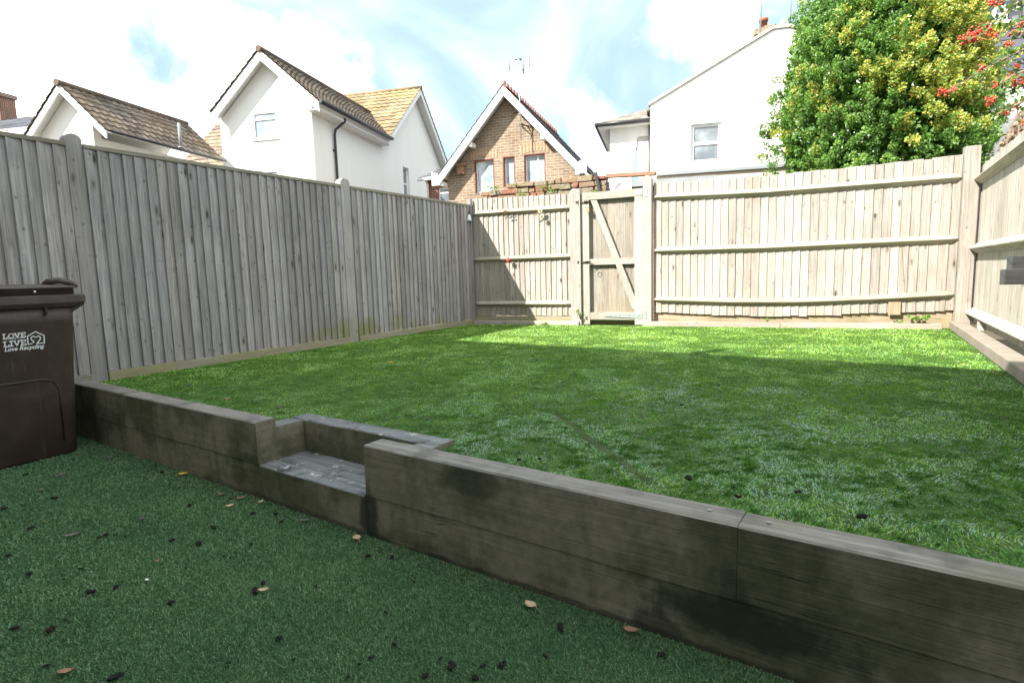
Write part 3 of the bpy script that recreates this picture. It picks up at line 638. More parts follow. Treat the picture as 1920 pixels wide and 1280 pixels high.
# ---- F: big white gable on the right
KF = at(1219, 16.2); FF = Fr(KF, 105, 1)
F_ = thing('white_end_gable_house', 'large plain white gable end with one sash window and a terracotta chimney pot', 'house', (KF[0], KF[1], ZG))
c0 = FF.uz(1219, 197); c1 = FF.uz(1450, 55); sp = (c1[1]-c0[1])/(c1[0]-c0[0]); w5 = 2*c1[0]+.6
hF = rect(FF, 1295, 229, 1353, 306)
m = MB(); m.wall(FF, [(0, ZG), (0, c0[1]), (c1[0], c1[1]), (c1[0]+.35, c1[1]), (w5, c0[1]), (w5, ZG)], [hF], -.25, 0); m.box(FF, (.0, .25), (-6, -.26), (ZG, c0[1]-.1)); part('wall', m, RENDER, F_)
m = MB(); PALE = plain('pale_verge', (.55, .50, .42), .8, .2)
m.prism(FF, [(-.05, c0[1]-.02), (c1[0]-.01, c1[1]+.0), (c1[0]+.38, c1[1]+.0), (w5, c0[1]+.0), (w5, c0[1]+.07), (c1[0]+.38, c1[1]+.07), (c1[0]-.02, c1[1]+.07), (-.05, c0[1]+.05)], -.3, .05); part('verge', m, PALE, F_)
r = MB(); slope(r, FF.w(-.1, -.3, c0[1]-.1), FF.w(-.1, -7, c0[1]-.1), FF.w(c1[0], -7, c1[1]-.02), FF.w(c1[0], -.3, c1[1]-.02), .26, .25, .02, .004, 2)
slope(r, FF.w(w5, -.3, c0[1]-.1), FF.w(w5, -7, c0[1]-.1), FF.w(c1[0]+.3, -7, c1[1]-.02), FF.w(c1[0]+.3, -.3, c1[1]-.02), .26, .25, .02, .004, 2); rf = part('roof', r, SLATEG, F_)
window(FF, hF[0], hF[2], hF[1], hF[3], -.10, F_, split=((hF[1]+hF[3])/2,), fw=.075, prj=.05, glass=GLASSD)
m = MB(); a, z0, b, z1 = hF; m.box(FF, (a-.12, a-.002), (-.0, .02), (z0-.02, z1+.12)); m.box(FF, (b+.002, b+.12), (0, .02), (z0-.02, z1+.12)); m.box(FF, (a-.002, b+.002), (0, .02), (z1+.002, z1+.12)); part('window_surround', m, WHITEP, F_)
q0 = FF.uz(1227, 329, .3); q1 = FF.uz(1440, 318, .3)
m = MB(); m.hexa([FF.w((q0[0], 5.2)[i >> 2 & 1], (.0, .34)[i >> 1 & 1]+.001, (q0[1]-.02 if (i >> 1 & 1) else q0[1]+.12)+(0, .07)[i & 1]) for i in range(8)], 0); part('lead_flashing', m, GREYP, F_)
m = MB(); m.box(FF, (q0[0], 5.2), (.0, .26), (ZG, q0[1]-.03)); part('lower_wall', m, render_mat('pink_cream_render', (.66, .56, .46)), F_)
# chimney
cF = Fr(at(1432, 19.4), 105, 1); zc = cF.uz(1432, 57)[1]; m = MB(); m.prism(cF, [(-.42, zc-2), (.5, zc-2), (.5, zc-.12), (-.42, zc-.12)], -.5, 0); m.box(cF, (-.46, .56), (-.56, .06), (zc-.12, zc+.05)); m.prism(cF, [(-.30, zc+.05), (.46, zc+.05), (.3, zc+.16), (-.14, zc+.16)], -.45, -.05)
chm = part('chimney', m, BRICK, rf)
m = MB(); p = cF.w(-.15, -.25, 0); zt = cF.uz(1430, 30)[1]; m.tube([(p[0], p[1], zc+.1), (p[0], p[1], zt-.1), (p[0], p[1], zt-.1), (p[0], p[1], zt)], [.125, .115, .14, .14], 12); part('chimney_pot', m, TERRA, chm)
m = MB(); p = cF.w(.44, -.25, 0); m.tube([(p[0], p[1], zc+.1), (p[0], p[1], zc+.34)], [.09, .08], 10); part('chimney_pot', m, PALE, chm, label='small pale chimney pot')
aerial(tuple(at(1416, 19.0)[:2])+(cF.uz(1416, 75)[1],), 2.6, [((0, 0, -.2), (.3, 0, -.2), .01)], 'pale thin aerial mast left of the terracotta chimney pot')
aerial(tuple(at(1469, 19.0)[:2])+(cF.uz(1469, 60)[1],), 2.2, [((-.2, 0, -.3), (.2, 0, -.3), .01)], 'thin dark aerial mast right of the terracotta chimney pot beside the big bush')
# hipped wing at its left
HB = .7; L_ = FF.uz(1144, 300, -HB)[0]; ze2 = FF.uz(1218, 224, -HB+.3)[1]
m = MB(); hw_ = rect(FF, 1196, 254, 1222, 318, -HB); m.wall(FF, [(L_, ZG), (L_, ze2-.08), (.0, ze2-.08), (0, ZG)], [hw_], -HB-.2, -HB); m.box(FF, (L_, L_+.2), (-4, -HB-.21), (ZG, ze2-.08)); part('wing_wall', m, RENDER, F_)
window(FF, hw_[0], hw_[2], hw_[1], hw_[3], -HB-.08, F_, split=((hw_[1]+hw_[3])/2,), fw=.06, sill=False)
zt = FF.uz(1214, 204, -1.9)[1]; r = MB(); OH = .34
slope(r, FF.w(L_-OH, -HB+OH, ze2), FF.w(.02, -HB+OH, ze2), FF.w(.02, -2.2, zt+.06), FF.w(-.12, -2.2, zt+.06), .28, .24, .02, .006, 3)
slope(r, FF.w(L_-OH, -4, ze2), FF.w(L_-OH, -HB+OH, ze2), FF.w(-.12, -2.2, zt+.06), FF.w(-.12, -2.6, zt+.06), .28, .24, .02, .006, 3); part('wing_roof', r, SLATEG, F_)
m = MB(); m.box(FF, (L_-OH+.02, .0), (-4, -HB+OH-.02), (ze2-.1, ze2-.04)); part('soffit', m, WHITEP, F_)
g = MB(); gutter(g, FF.w(L_-OH-.03, -HB+OH+.03, ze2-.03), FF.w(0, -HB+OH+.03, ze2-.03), .055); gutter(g, FF.w(L_-OH-.03, -HB+OH+.03, ze2-.03), FF.w(L_-OH-.03, -4, ze2-.03), .055); g.tube([FF.w(-.03, -HB+.1, c0[1]-.05), FF.w(-.03, -HB+.1, 2.)], .03, 6); part('gutter', g, BLACKP, F_)

# ---- G: slate hung house at far right
KG = at(1800, 13.2); GF = Fr(KG, 112, 1)
G_ = thing('slate_hung_house', 'house hung with grey slates above a white wall behind the bush at far right', 'house', (KG[0], KG[1], ZG))
zs = GF.uz(1872, 152)[1]; wG = rect(GF, 1857, 12, 1887, 47)
m = MB(); m.box(GF, (-.6, 6), (-5, 0), (ZG, zs)); m.m = 0; part('wall', m, RENDER, G_)
m = MB(); m.wall(GF, [(-.6, zs), (6, zs), (6, 8.6), (-.6, 8.6)], [wG], -.2, .03); m.box(GF, (-.6, 6), (-5, -.21), (zs+.001, 8.6))
part('slate_backing', m, SLATE, G_)
SLH = tile_mat('hung_grey_slate', (.085, .088, .11), (.15, .155, .185), (.13, .125, .12), .2); m = MB(); z = zs-.05
while z < 8.5:
    u = -.6+random.random()*.2
    while u < 5.9:
        if not (u+.3 > wG[0] and u < wG[2] and z+.22 > wG[1] and z < wG[3]):
            m.new(); m.hexa([GF.w(u+.292*(k >> 2 & 1), (.035+(.022 if not k & 1 else .004)+.006*(k >> 1 & 1)), z+.26*(k & 1)) for k in range(8)], 0)
        u += .3
    z += .22
part('hung_slates', m, SLH, G_)
window(GF, *[wG[i] for i in (0, 2, 1, 3)], .0, G_, fw=.06, prj=.09)
r = MB(); slope(r, GF.w(-.9, .4, 8.5), GF.w(6, .4, 8.5), GF.w(6, -2.4, 10.4), GF.w(-.9, -2.4, 10.4)); slope(r, GF.w(-.9, -5.4, 8.5), GF.w(6, -5.4, 8.5), GF.w(6, -2.4, 10.4), GF.w(-.9, -2.4, 10.4)); part('roof', r, SLATE, G_)

# ---- the terrace house whose back wall stands just behind the camera and shades the garden
HC = thing('garden_house', 'two storey house behind the viewpoint whose eaves shadow crosses the lawn', 'house', (*FW.w(.8, -4.2, 0)[:2], 0))
D0 = (FW.o@FW.v); vH = -.95-(FW.o@FW.v)       # wall plane 0.95 m behind the camera
zEv = .34+math.tan(R(SUN_EL))*((5.40+.95)/math.cos(R(SUN_AZ-34.33)))
m = MB(); m.box(FW, (-9, 7), (vH-7, vH), (0, zEv-.02)); part('wall', m, RENDER2, HC)
r = MB(); r.prism(Fr(FW.w(0, vH, 0), 214.33, 1), [(-.0, zEv-.05), (3.5, zEv+2.1), (7, zEv-.05)], -7, 9); part('roof', r, SLATE, HC)
m = MB(); m.box(FW, (1.2, 2.9), (vH+.002, vH+.06), (.05, 2.15)); part('patio_door', m, GLASSD, HC)
# a vent stack on the eaves throws the little notch seen in the shadow edge
tip = gz(1352, 655, .34); 
vp = np.array(tip)-np.array([sd[0], sd[1], sd[2]])*((zEv+.25-.34)/-sd[2]); g = MB(); g.tube([(vp[0]-.0, vp[1], zEv-.3), (vp[0], vp[1], zEv+.25)], .07, 8); part('vent_pipe', g, BLACKP, HC)

# ---- small outbuilding between brick wall and gate
KO = at(1146, 12.6); OF = Fr(KO, 108, 1)
O_ = thing('white_outbuilding', 'small white outbuilding seen over the gate under the orange beam', 'outbuilding', (KO[0], KO[1], ZG))
zo = OF.uz(1170, 332)[1]; wO = OF.uz(1184, 345)[0]
m = MB(); m.box(OF, (0, wO), (-2.5, 0), (ZG, zo)); part('wall', m, RENDER, O_)
m = MB(); m.box(OF, (wO+.001, wO+1.6), (-2.5, -.3), (ZG, zo-.25)); part('wall', m, BRICKR, O_, label='red brick end of the outbuilding')
m = MB(); m.box(OF, (wO-.0, wO+1.7), (-2.6, -.1), (zo-.249, zo-.19)); m.box(OF, (wO-.06, wO+1.7), (-.1, .0), (zo-.22, zo-.1)); part('roof_edge', m, GREYP, O_)
m = MB(); a = OF.uz(1150, 352, .05); m.bar(OF.w(a[0], .03, a[1]+.0), OF.w(a[0]+.12, .03, a[1]+.13), .02, .02); m.bar(OF.w(a[0]+.12, .03, a[1]+.13), OF.w(a[0]+.3, .03, a[1]-.05), .02, .02); part('trim', m, PALE, O_)

# ---- old stone and brick garden wall behind the back fence
WB = Fr(FB.w(0, -1.5, 0), 113.66, 1)
top = [WB.uz(*p) for p in ((880, 378), (905, 366), (908, 356), (944, 347), (990, 341), (1030, 337), (1077, 329), (1120, 327), (1127, 332), (1138, 366))]
def topz(u):
    for a, b in zip(top, top[1:]):
        if a[0] <= u <= b[0]: return a[1]+(b[1]-a[1])*(u-a[0])/(b[0]-a[0]+1e-6)
    return top[0][1] if u < top[0][0] else top[-1][1]
OW = thing('old_garden_wall', 'crumbling old wall of stone blocks and red bricks behind the back fence', 'wall', WB.w((top[0][0]+top[-1][0])/2, -.15, 0))
m = MB(); core = MB(); z = .4; U0, U1 = top[0][0]-.2, top[-1][0]
prof = [(t[0], t[1]-.08) for t in top]; core.prism(WB, [(U0, .0)]+[(U0, prof[0][1])]+prof[1:-1]+[(U1-.05, prof[-1][1]), (U1-.05, 0)], -.28, -.03)
part('mortar_core', core, plain('lime_mortar', (.30, .26, .20), .95, .1, .3, 9, bumpy=1), OW)
row = 0
while z < max(t[1] for t in top):
    h = random.uniform(.07, .12); u = U0+random.random()*.15
    while u < U1-.05:
        L = random.uniform(.12, .34); L = min(L, U1-u)
        if L > .06 and topz(u+L/2) > z+h*.6:
            m.new(); j = [random.uniform(-.02, .02) for _ in range(8)]; pr = random.uniform(0, .045)
            hh = min(h-.012, max(.05, topz(u+L/2)-z))
            m.hexa([WB.w(u+(L-.014)*(k >> 2 & 1)+j[k], -.3 if not (k >> 1 & 1) else pr+j[(k+3) % 8]*.4, z+hh*(k & 1)+j[(k+5) % 8]*.5) for k in range(8)], 0)
        u += L
    z += h
BLK = Mt('old_wall_block', .95, .1); rr = BLK.rid(); pp = BLK.pos(); c = BLK.mix(BLK.ramp(rr, .25, .8), (.24, .16, .11), (.21, .18, .135)); c = BLK.mix(BLK.ramp(rr, .86, .9), c, (.24, .11, .075))
c = BLK.mix(BLK.math('MULTIPLY', BLK.ramp(BLK.noise(pp, 5, 5, .65), .5, .66), .55), c, (.17, .17, .09)); c = BLK.mix(BLK.math('MULTIPLY', BLK.ramp(BLK.noise(pp, 21, 4), .5, .7), .5), c, (.36, .31, .25)); BLK.col(c); BLK.bump(BLK.noise(pp, 24, 5, .7), 1, .02)
part('blocks', m, BLK.m, OW, bevel=.012)
m = MB(); e = WB.uz(1131, 340); m.bar(WB.w(e[0], .05, e[1]-.4), WB.w(e[0]-.12, .05, topz(e[0]-.2)+.02), .05, .05); part('dark_edge_strip', m, IRON, OW)

# ---- orange timber beam crossing behind the gate
BB = Fr(FB.w(0, -.45, 0), 113.66, 1); a = BB.uz(1135, 333); b = BB.uz(1228, 328); at_ = BB.uz(1135, 326); bt = BB.uz(1228, 321)
m = MB(); m.hexa([BB.w((a[0], b[0])[i >> 2 & 1], (-.1, 0)[i >> 1 & 1], ((a[1], at_[1]), (b[1], bt[1]))[i >> 2 & 1][i & 1]-.0) for i in range(8)], 0)
o = thing('orange_beam', 'orange stained timber beam laid level behind the gate top', 'beam', BB.w((a[0]+b[0])/2, 0, 0)); part('rail', m, W_ORANGE, o, bevel=.004)
m = MB(); q_ = BB.uz(1214, 340)[0]; m.box(BB, (q_-.05, q_+.03), (-.12, -.101), (0, b[1]-.01)); part('post', m, W_ORANGE, o)
# ================================================================== GROUND SHEETS
ZL = .335
m = MB(); m.face([0]*0 or (0, 1, 2, 3), [(0, 0)]*4); m.V = [(-1500, -1500, -.06), (1500, -1500, -.06), (1500, 1500, -.06), (-1500, 1500, -.06)]
setting('ground', m, plain('ground_soil', (.10, .085, .06), .95, .1, .3, .5))
cnr = lambda u, v, fr=FW: fr.w(u, v, 0)[:2]
m = MB(); q = [FW.w(-3.2, .3, 0), FW.w(5.5, .3, 0), FW.w(5.5, vH+.0, 0), FW.w(-3.2, vH, 0)]; 
m.V = q; m.face((0, 1, 2, 3), [(0, 0)]*4)
def turf_base(name, a, b, sc_):
    t = Mt(name, .95, .1); p = t.pos(); t.col(t.mix(t.ramp(t.noise(p, sc_, 4, .6), .35, .65), a, b)); t.bump(t.noise(p, sc_*6, 3), .8, .01); return t.m
setting('patio', m, turf_base('patio_turf_backing', (.03, .065, .03), (.05, .10, .05), 30.))
A_c = FL.w(-1.25, -.1, ZL)
ex = FR.w(6.5, .2, ZL)
poly = [FW.w(-2.75, .06, ZL), FL.w(0, -.02, ZL), FL.w(5.4, -.02, ZL), FB.w(3, -.1, ZL), FB.w(6.7, -.15, ZL), FR.w(3, -.05, ZL), FR.w(7.2, -.05, ZL), FW.w(5.5, .06, ZL)]
# lawn sheet with the step recess left open
poly2 = [FW.w(-2.75, .06, ZL), FL.w(0, -.02, ZL), FL.w(5.4, -.02, ZL), FB.w(6.7, -.15, ZL), FR.w(6.9, -.05, ZL), FW.w(5.5, .06, ZL), FW.w(1.03, .06, ZL), FW.w(1.03, .35, ZL), FW.w(0, .35, ZL), FW.w(0, .06, ZL)]
import bmesh
bm = bmesh.new(); vs = [bm.verts.new(p) for p in poly2]; es = [bm.edges.new((vs[i], vs[(i+1) % len(vs)])) for i in range(len(vs))]
bmesh.ops.triangle_fill(bm, edges=es, use_beauty=True); bm.verts.index_update(); me = bpy.data.meshes.new('lawn'); bm.to_mesh(me); bm.free()
o = link('lawn', me, turf_base('lawn_soil', (.03, .06, .014), (.06, .11, .03), 9.)); o['kind'] = 'structure'

# ------------------------------------------------------------------ turf
def vnoise(x, y, s, seed):
    out = np.zeros_like(x); r = np.random.default_rng(seed)
    for k in range(5):
        a = r.uniform(0, 6.28); f = s*r.uniform(.7, 1.5); ph = r.uniform(0, 6.28); a2 = a+1.3+r.uniform(-.4, .4)
        out += np.sin((x*math.cos(a)+y*math.sin(a))*f+ph+1.4*np.sin((x*math.cos(a2)+y*math.sin(a2))*f*1.3+ph*2))
    return out/5
_tab = np.random.default_rng(3).random((256, 256)).astype(np.float32)
def cnoise(x, y, s, oc=3):
    o = np.zeros_like(x); amp = .55; tot = 0
    for k in range(oc):
        X = x*s*2**k+17.3*k+500; Y = y*s*2**k+9.1*k+500; xi = np.floor(X).astype(int); yi = np.floor(Y).astype(int); fx = X-xi; fy = Y-yi
        fx = fx*fx*(3-2*fx); fy = fy*fy*(3-2*fy)
        g = lambda i, j: _tab[(xi+i) & 255, (yi+j) & 255]
        o += amp*((g(0, 0)*(1-fx)+g(1, 0)*fx)*(1-fy)+(g(0, 1)*(1-fx)+g(1, 1)*fx)*fy); tot += amp; amp *= .55
    return o/tot
def frame_v(fr, x, y): return (x-fr.o[0])*fr.v[0]+(y-fr.o[1])*fr.v[1]
def frame_u(fr, x, y): return (x-fr.o[0])*fr.u[0]+(y-fr.o[1])*fr.u[1]
def inview(x, y, z, m_=420):
    d = np.stack([x, y, np.full_like(x, z-CH)], 1); zc = d@fwv; px = 960+FP*(d@rtv)/np.maximum(zc, .01); py = 640-FP*(d@upv)/np.maximum(zc, .01)
    return (zc > .1) & (px > -m_) & (px < 1920+m_) & (py < 1280+m_*.6)
def blades(x, y, z0, h, wd, lean_a, lean, name, mats, rid, curl=.3):
    n = len(x); a = rng.uniform(0, 2*math.pi, n); sx = np.cos(a)*wd/2; sy = np.sin(a)*wd/2
    lx = np.cos(lean_a); ly = np.sin(lean_a); hz = h*np.cos(lean); hr = h*np.sin(lean)
    z = np.full(n, z0)
    P = np.empty((n, 5, 3), np.float32)
    P[:, 0] = np.stack([x-sx, y-sy, z], 1); P[:, 1] = np.stack([x+sx, y+sy, z], 1)
    mx_, my_ = x+lx*hr*.38, y+ly*hr*.38; mz = z+hz*.62
    P[:, 2] = np.stack([mx_+sx*.85, my_+sy*.85, mz], 1); P[:, 3] = np.stack([mx_-sx*.85, my_-sy*.85, mz], 1)
    P[:, 4] = np.stack([x+lx*hr, y+ly*hr, z+hz*(1-curl*.3)], 1)
    b = np.arange(n)[:, None]*5
    F = np.concatenate([b+np.array([[0, 1, 2]]), b+np.array([[0, 2, 3]]), b+np.array([[3, 2, 4]])], 1).reshape(-1, 3)
    me = npmesh(name, P.reshape(-1, 3), F, np.repeat(rid, 3)); o = link(name, me, mats); o['kind'] = 'stuff'; return o
def grass_mat(name, cols, rough=.5, spec=.35, patch=None, trans=.25):
    t = Mt(name, rough, spec); r = t.rid(); p = t.pos(); rp = t.n('ShaderNodeValToRGB'); e = rp.color_ramp.elements
    e[0].position = 0; e[0].color = cols[0]+(1,); e[1].position = 1; e[1].color = cols[-1]+(1,)
    for i, c in enumerate(cols[1:-1]): x = e.new((i+1)/(len(cols)-1)); x.color = c+(1,)
    t.l(r, rp.inputs[0]); c = rp.outputs[0]
    t.col(c)
    tr = t.n('ShaderNodeBsdfTranslucent'); t.l(t.mix(1., c, (1.25, 1.35, .6), 'MULTIPLY'), tr.inputs[0]); mx_ = t.n('ShaderNodeMixShader'); mx_.inputs[0].default_value = trans
    o = [x for x in t.t.nodes if x.type == 'OUTPUT_MATERIAL'][0]; t.l(t.b.outputs[0], mx_.inputs[1]); t.l(tr.outputs[0], mx_.inputs[2]); t.l(mx_.outputs[0], o.inputs[0]); return t.m
# patio: short artificial turf
n = 1500000; x = rng.uniform(-3.9, 3.2, n); y = rng.uniform(.1, 4.6, n)
dist = np.hypot(x, y); keep = (frame_v(FW, x, y) < -.004) & (frame_v(FL, x, y) > .02) & inview(x, y, 0) & (rng.random(n) < np.clip((1.5/dist)**1.1, 0, 1)); x, y = x[keep], y[keep]; dist = dist[keep]
n = len(x); cn = cnoise(x, y, 4., 3); PN = n
GP = grass_mat('artificial_turf', [(.06, .13, .06), (.10, .195, .095), (.145, .255, .13), (.22, .28, .155)], .55, .3, trans=.15)
blades(x, y, 0., rng.uniform(.008, .015, n), .0026*np.clip(dist/1.5, 1, 2.2), rng.uniform(0, 6.28, n), rng.uniform(.1, 1.15, n), 'turf_fibres', GP, np.clip(rng.normal(.45, .22, n)+(cn-.5)*.6, 0, 1))
# lawn: longer matted blades lying in swirls
n = 3600000; x = rng.uniform(-4.2, 6.6, n); y = rng.uniform(.4, 9.8, n)
fw_v = frame_v(FW, x, y); fw_u = frame_u(FW, x, y)
dist = np.hypot(x, y)
rec = (fw_u > -.045) & (fw_u < 1.075) & (fw_v < .405)
keep = (fw_v > .118) & ~rec & (frame_v(FL, x, y) > .012) & (frame_v(FB, x, y) > .125) & (frame_v(FR, x, y) > .22) & inview(x, y, ZL) & (rng.random(n) < np.clip((2.4/dist)**1.5, 0, 1))
x, y, dist, fw_u, fw_v = x[keep], y[keep], dist[keep], fw_u[keep], fw_v[keep]; n = len(x)
near = np.clip((3.8-dist)/2.2, 0, 1); near_r = near*np.clip((x+.6)/1.2, 0, 1)
cl = cnoise(x, y, 27., 3); big = cnoise(x, y, 1.6, 4); mid = cnoise(x+3, y+7, 5., 3)
ang = R(-25)+ (cnoise(x+9, y+2, 3.2, 2)-.5)*9+(cl-.5)*5+rng.normal(0, .45, n)
lean = np.clip(.95+(cl-.5)*(.7+1.3*near)+rng.normal(0, .25, n), .1, 1.5)
h = rng.uniform(.010, .017, n)*(1+.30*near_r)
hshort = np.clip((2.-np.hypot(x+1.8, y-3.6))/1.4, 0, 1); h *= 1-.3*hshort; lean *= 1-.25*hshort
# strip of matted brown thatch
pa = np.array(gz(1035, 770, ZL)[:2]); pb = np.array(gz(1215, 905, ZL)[:2]); ab = pb-pa; tt = np.clip(((x-pa[0])*ab[0]+(y-pa[1])*ab[1])/(ab@ab), 0, 1)
ds = np.hypot(x-pa[0]-ab[0]*tt, y-pa[1]-ab[1]*tt); brown = np.exp(-(ds/.020)**2)*(.55+.45*(cl > .4)); 
rid = np.clip(.36+(big-.5)*.28+(mid-.5)*.28+(cl-.5)*(.3+.8*near)-.10*near_r+rng.normal(0, .09, n)+.10*np.clip((dist-5)/2, 0, 1), .01, .74)
pc = gz(1230, 800, ZL); dc = np.hypot((x-pc[0])/1.9, (y-pc[1])/1.25); pm = np.clip(1.15-dc, 0, 1)  # pale patch: worn blades, with the sky sheen put into their colour
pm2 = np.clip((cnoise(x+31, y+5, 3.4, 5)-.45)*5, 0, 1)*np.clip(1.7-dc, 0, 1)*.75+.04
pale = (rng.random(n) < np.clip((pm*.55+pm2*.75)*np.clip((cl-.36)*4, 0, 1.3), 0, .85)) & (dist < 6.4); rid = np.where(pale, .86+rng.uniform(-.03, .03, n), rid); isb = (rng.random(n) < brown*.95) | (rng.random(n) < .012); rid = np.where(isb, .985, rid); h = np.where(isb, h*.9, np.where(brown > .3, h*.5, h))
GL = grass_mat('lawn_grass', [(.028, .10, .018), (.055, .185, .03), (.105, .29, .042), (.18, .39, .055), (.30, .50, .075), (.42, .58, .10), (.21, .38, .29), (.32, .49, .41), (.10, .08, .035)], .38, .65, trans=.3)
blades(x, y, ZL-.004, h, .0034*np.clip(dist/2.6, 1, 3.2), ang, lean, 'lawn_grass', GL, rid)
print('blades', PN, n)

# ================================================================== FENCES
def feather(mb, fr, u0, u1, z0f, z1f, v, wdt=.092, thick=.016, flip=False, jit=.004, nz_=1):
    """overlapping feather edge boards, each a wedge; thick edge toward u0 (or u1 when flipped)"""
    n = max(1, round((u1-u0)/wdt)); w_ = (u1-u0)/n
    for i in range(n):
        a = u0+i*w_+random.uniform(-.004, .004)*(i > 0); b = u0+(i+1)*w_+.010; mb.new(); tl = random.uniform(-.002, .002); th = thick*random.uniform(.85, 1.2)
        if b > u1: b = u1
        zc = (a+b)/2; z0 = z0f(zc)+random.uniform(-jit, jit); z1 = z1f(zc)+random.uniform(-jit, jit)
        bw = random.uniform(-.003, .003)
        for k in range(nz_):
            za = z0+(z1-z0)*k/nz_; zb = z0+(z1-z0)*(k+1)/nz_
            P = []
            for q in range(8):
                A, B, C = q >> 2 & 1, q >> 1 & 1, q & 1
                t_ = (th if A == (1 if flip else 0) else .004)
                P.append(fr.w((a, b)[A]+tl*(C), v+(t_ if B else (-.004 if True else 0)), (za, zb)[C]))
            mb.hexa(P, 2)
def roundpost(mb, fr, u0, u1, v0, v1, z0, z1):
    c = (u0+u1)/2; r_ = (u1-u0)/2; pr = [(u0, z0), (u0, z1-r_*.8)]
    for k in range(1, 8): a = math.pi-math.pi*k/8; pr.append((c+r_*math.cos(a), z1-r_*.8+r_*.8*math.sin(a)))
    pr += [(u1, z1-r_*.8), (u1, z0)]; mb.new(); mb.prism(fr, pr[::-1], v0, v1, 2)
cst = lambda z: (lambda u: z)
def interp(pts):
    us = [p[0] for p in pts]; zs = [p[1] for p in pts]; return lambda u: float(np.interp(u, us, zs))
# ---- left fence
LF = thing('left_fence', 'tall grey weathered featheredge fence along the left of the lawn, in shade', 'fence', FL.w(1.2, 0, .0))
bays = [(-4.6, -.235), (-.11, 2.585), (2.745, 5.40)]
for (a, b) in bays:
    m = MB(); feather(m, FL, a, b, cst(.412), cst(2.235), .0, thick=.026); part('board_panel', m, W_LEFT, LF)
    m = MB().new(); m.box(FL, (a, b), (-.02, .028), (2.238, 2.272), 0); part('capping_rail', m, W_CAP, LF, bevel=.003)
    m = MB().new(); m.box(FL, (a, b), (-.012, .03 if a > -1 else .03), (.30 if a > -3 else .0, .408), 0); part('gravel_board', m, W_GB, LF, bevel=.003)
    if a < -1: 
        m = MB().new(); m.box(FL, (a, -1.05), (-.014, .028), (.0, .298), 0); part('gravel_board', m, W_GB, LF, bevel=.003)
    m = MB()
    for z in (.75, 1.4, 2.05): m.new(); m.box(FL, (a, b), (-.07, -.015), (z-.04, z+.04), 0)
    part('arris_rail', m, W_LEFT, LF)
for (a, b, t) in ((-.232, -.113, 2.345), (2.59, 2.74, 2.355)):
    m = MB(); roundpost(m, FL, a, b, -.08, .012, .0, t); part('post', m, W_POST, LF, bevel=.004)
m = MB().new(); m.box(FL, (5.405, 5.50), (-.06, .03), (0, 2.36), 2); m.box(FL, (5.36, 5.405), (.0, .035), (.3, 2.2), 2); part('post', m, W_POST, LF, bevel=.004)
# ---- back fence, panel left of the gate
def arris(mb, fr, pts, v, base=.10, depth=.055, taper=True, n=14):
    """triangular rail swept along sagging points [(u,z of apex)]; flat face on the boards"""
    u0_, u1_ = pts[0][0], pts[-1][0]; f = interp(pts); mb.new(); b = len(mb.V); us = [u0_+(u1_-u0_)*k/n for k in range(n+1)]
    if taper: us = sorted(us+[u0_+.07, u1_-.07])
    for u in us:
        e = min(u-u0_, u1_-u); s = 1 if not taper else min(1, .45+e/.07*.55); z = f(u)
        mb.V += [fr.w(u, v, z+base*.5*s), fr.w(u, v+depth*s, z+.006), fr.w(u, v+depth*s, z-.006), fr.w(u, v, z-base*.5*s)]
    for k in range(len(us)-1):
        for j in range(4):
            j2 = (j+1) % 4; a = b+k*4; mb.face((a+j, a+4+j, a+4+j2, a+j2), [(us[k], j*.05), (us[k+1], j*.05), (us[k+1], j*.05+.05), (us[k], j*.05+.05)])
    mb.face((b, b+1, b+2, b+3)); a = b+(len(us)-1)*4; mb.face((a+3, a+2, a+1, a))
vb = -.02   # face of the boards, back fence frame
BF1 = thing('short_fence_panel', 'narrow fence panel left of the gate, crossed by a diagonal shadow', 'fence', FB.w(.9, 0, .3))
m = MB(); feather(m, FB, .03, 1.70, cst(.47), interp([(0, 2.365), (1.7, 2.315)]), vb, .088, .020, jit=.006, flip=True); part('board_panel', m, W_BACK, BF1)
for pts in ([(.04, 2.122), (1.70, 2.107)], [(.03, 1.385), (1.70, 1.378)], [(.04, .662), (1.70, .660)]):
    m = MB(); arris(m, FB, pts, vb+.012, .095, .058); part('arris_rail', m, W_RAIL, BF1)
m = MB().new(); m.box(FB, (.03, 1.70), (-.035, .0), (.30, .462), 0); part('gravel_board', m, W_GB, BF1, bevel=.003)
m = MB(); roundpost(m, FB, 1.705, 1.865, -.05, .075, 0, 2.375); part('post', m, W_BACK, BF1, bevel=.004)
m = MB().new(); m.box(FB, (.03, 1.83), (.035, .105), (.30, .395), 0); part('edging_board', m, W_BACK, BF1, bevel=.006)
m = MB().new(); m.box(FB, (-.035, .03), (-.0, .06), (.3, 2.36), 2); part('post', m, W_POST, BF1, bevel=.003)
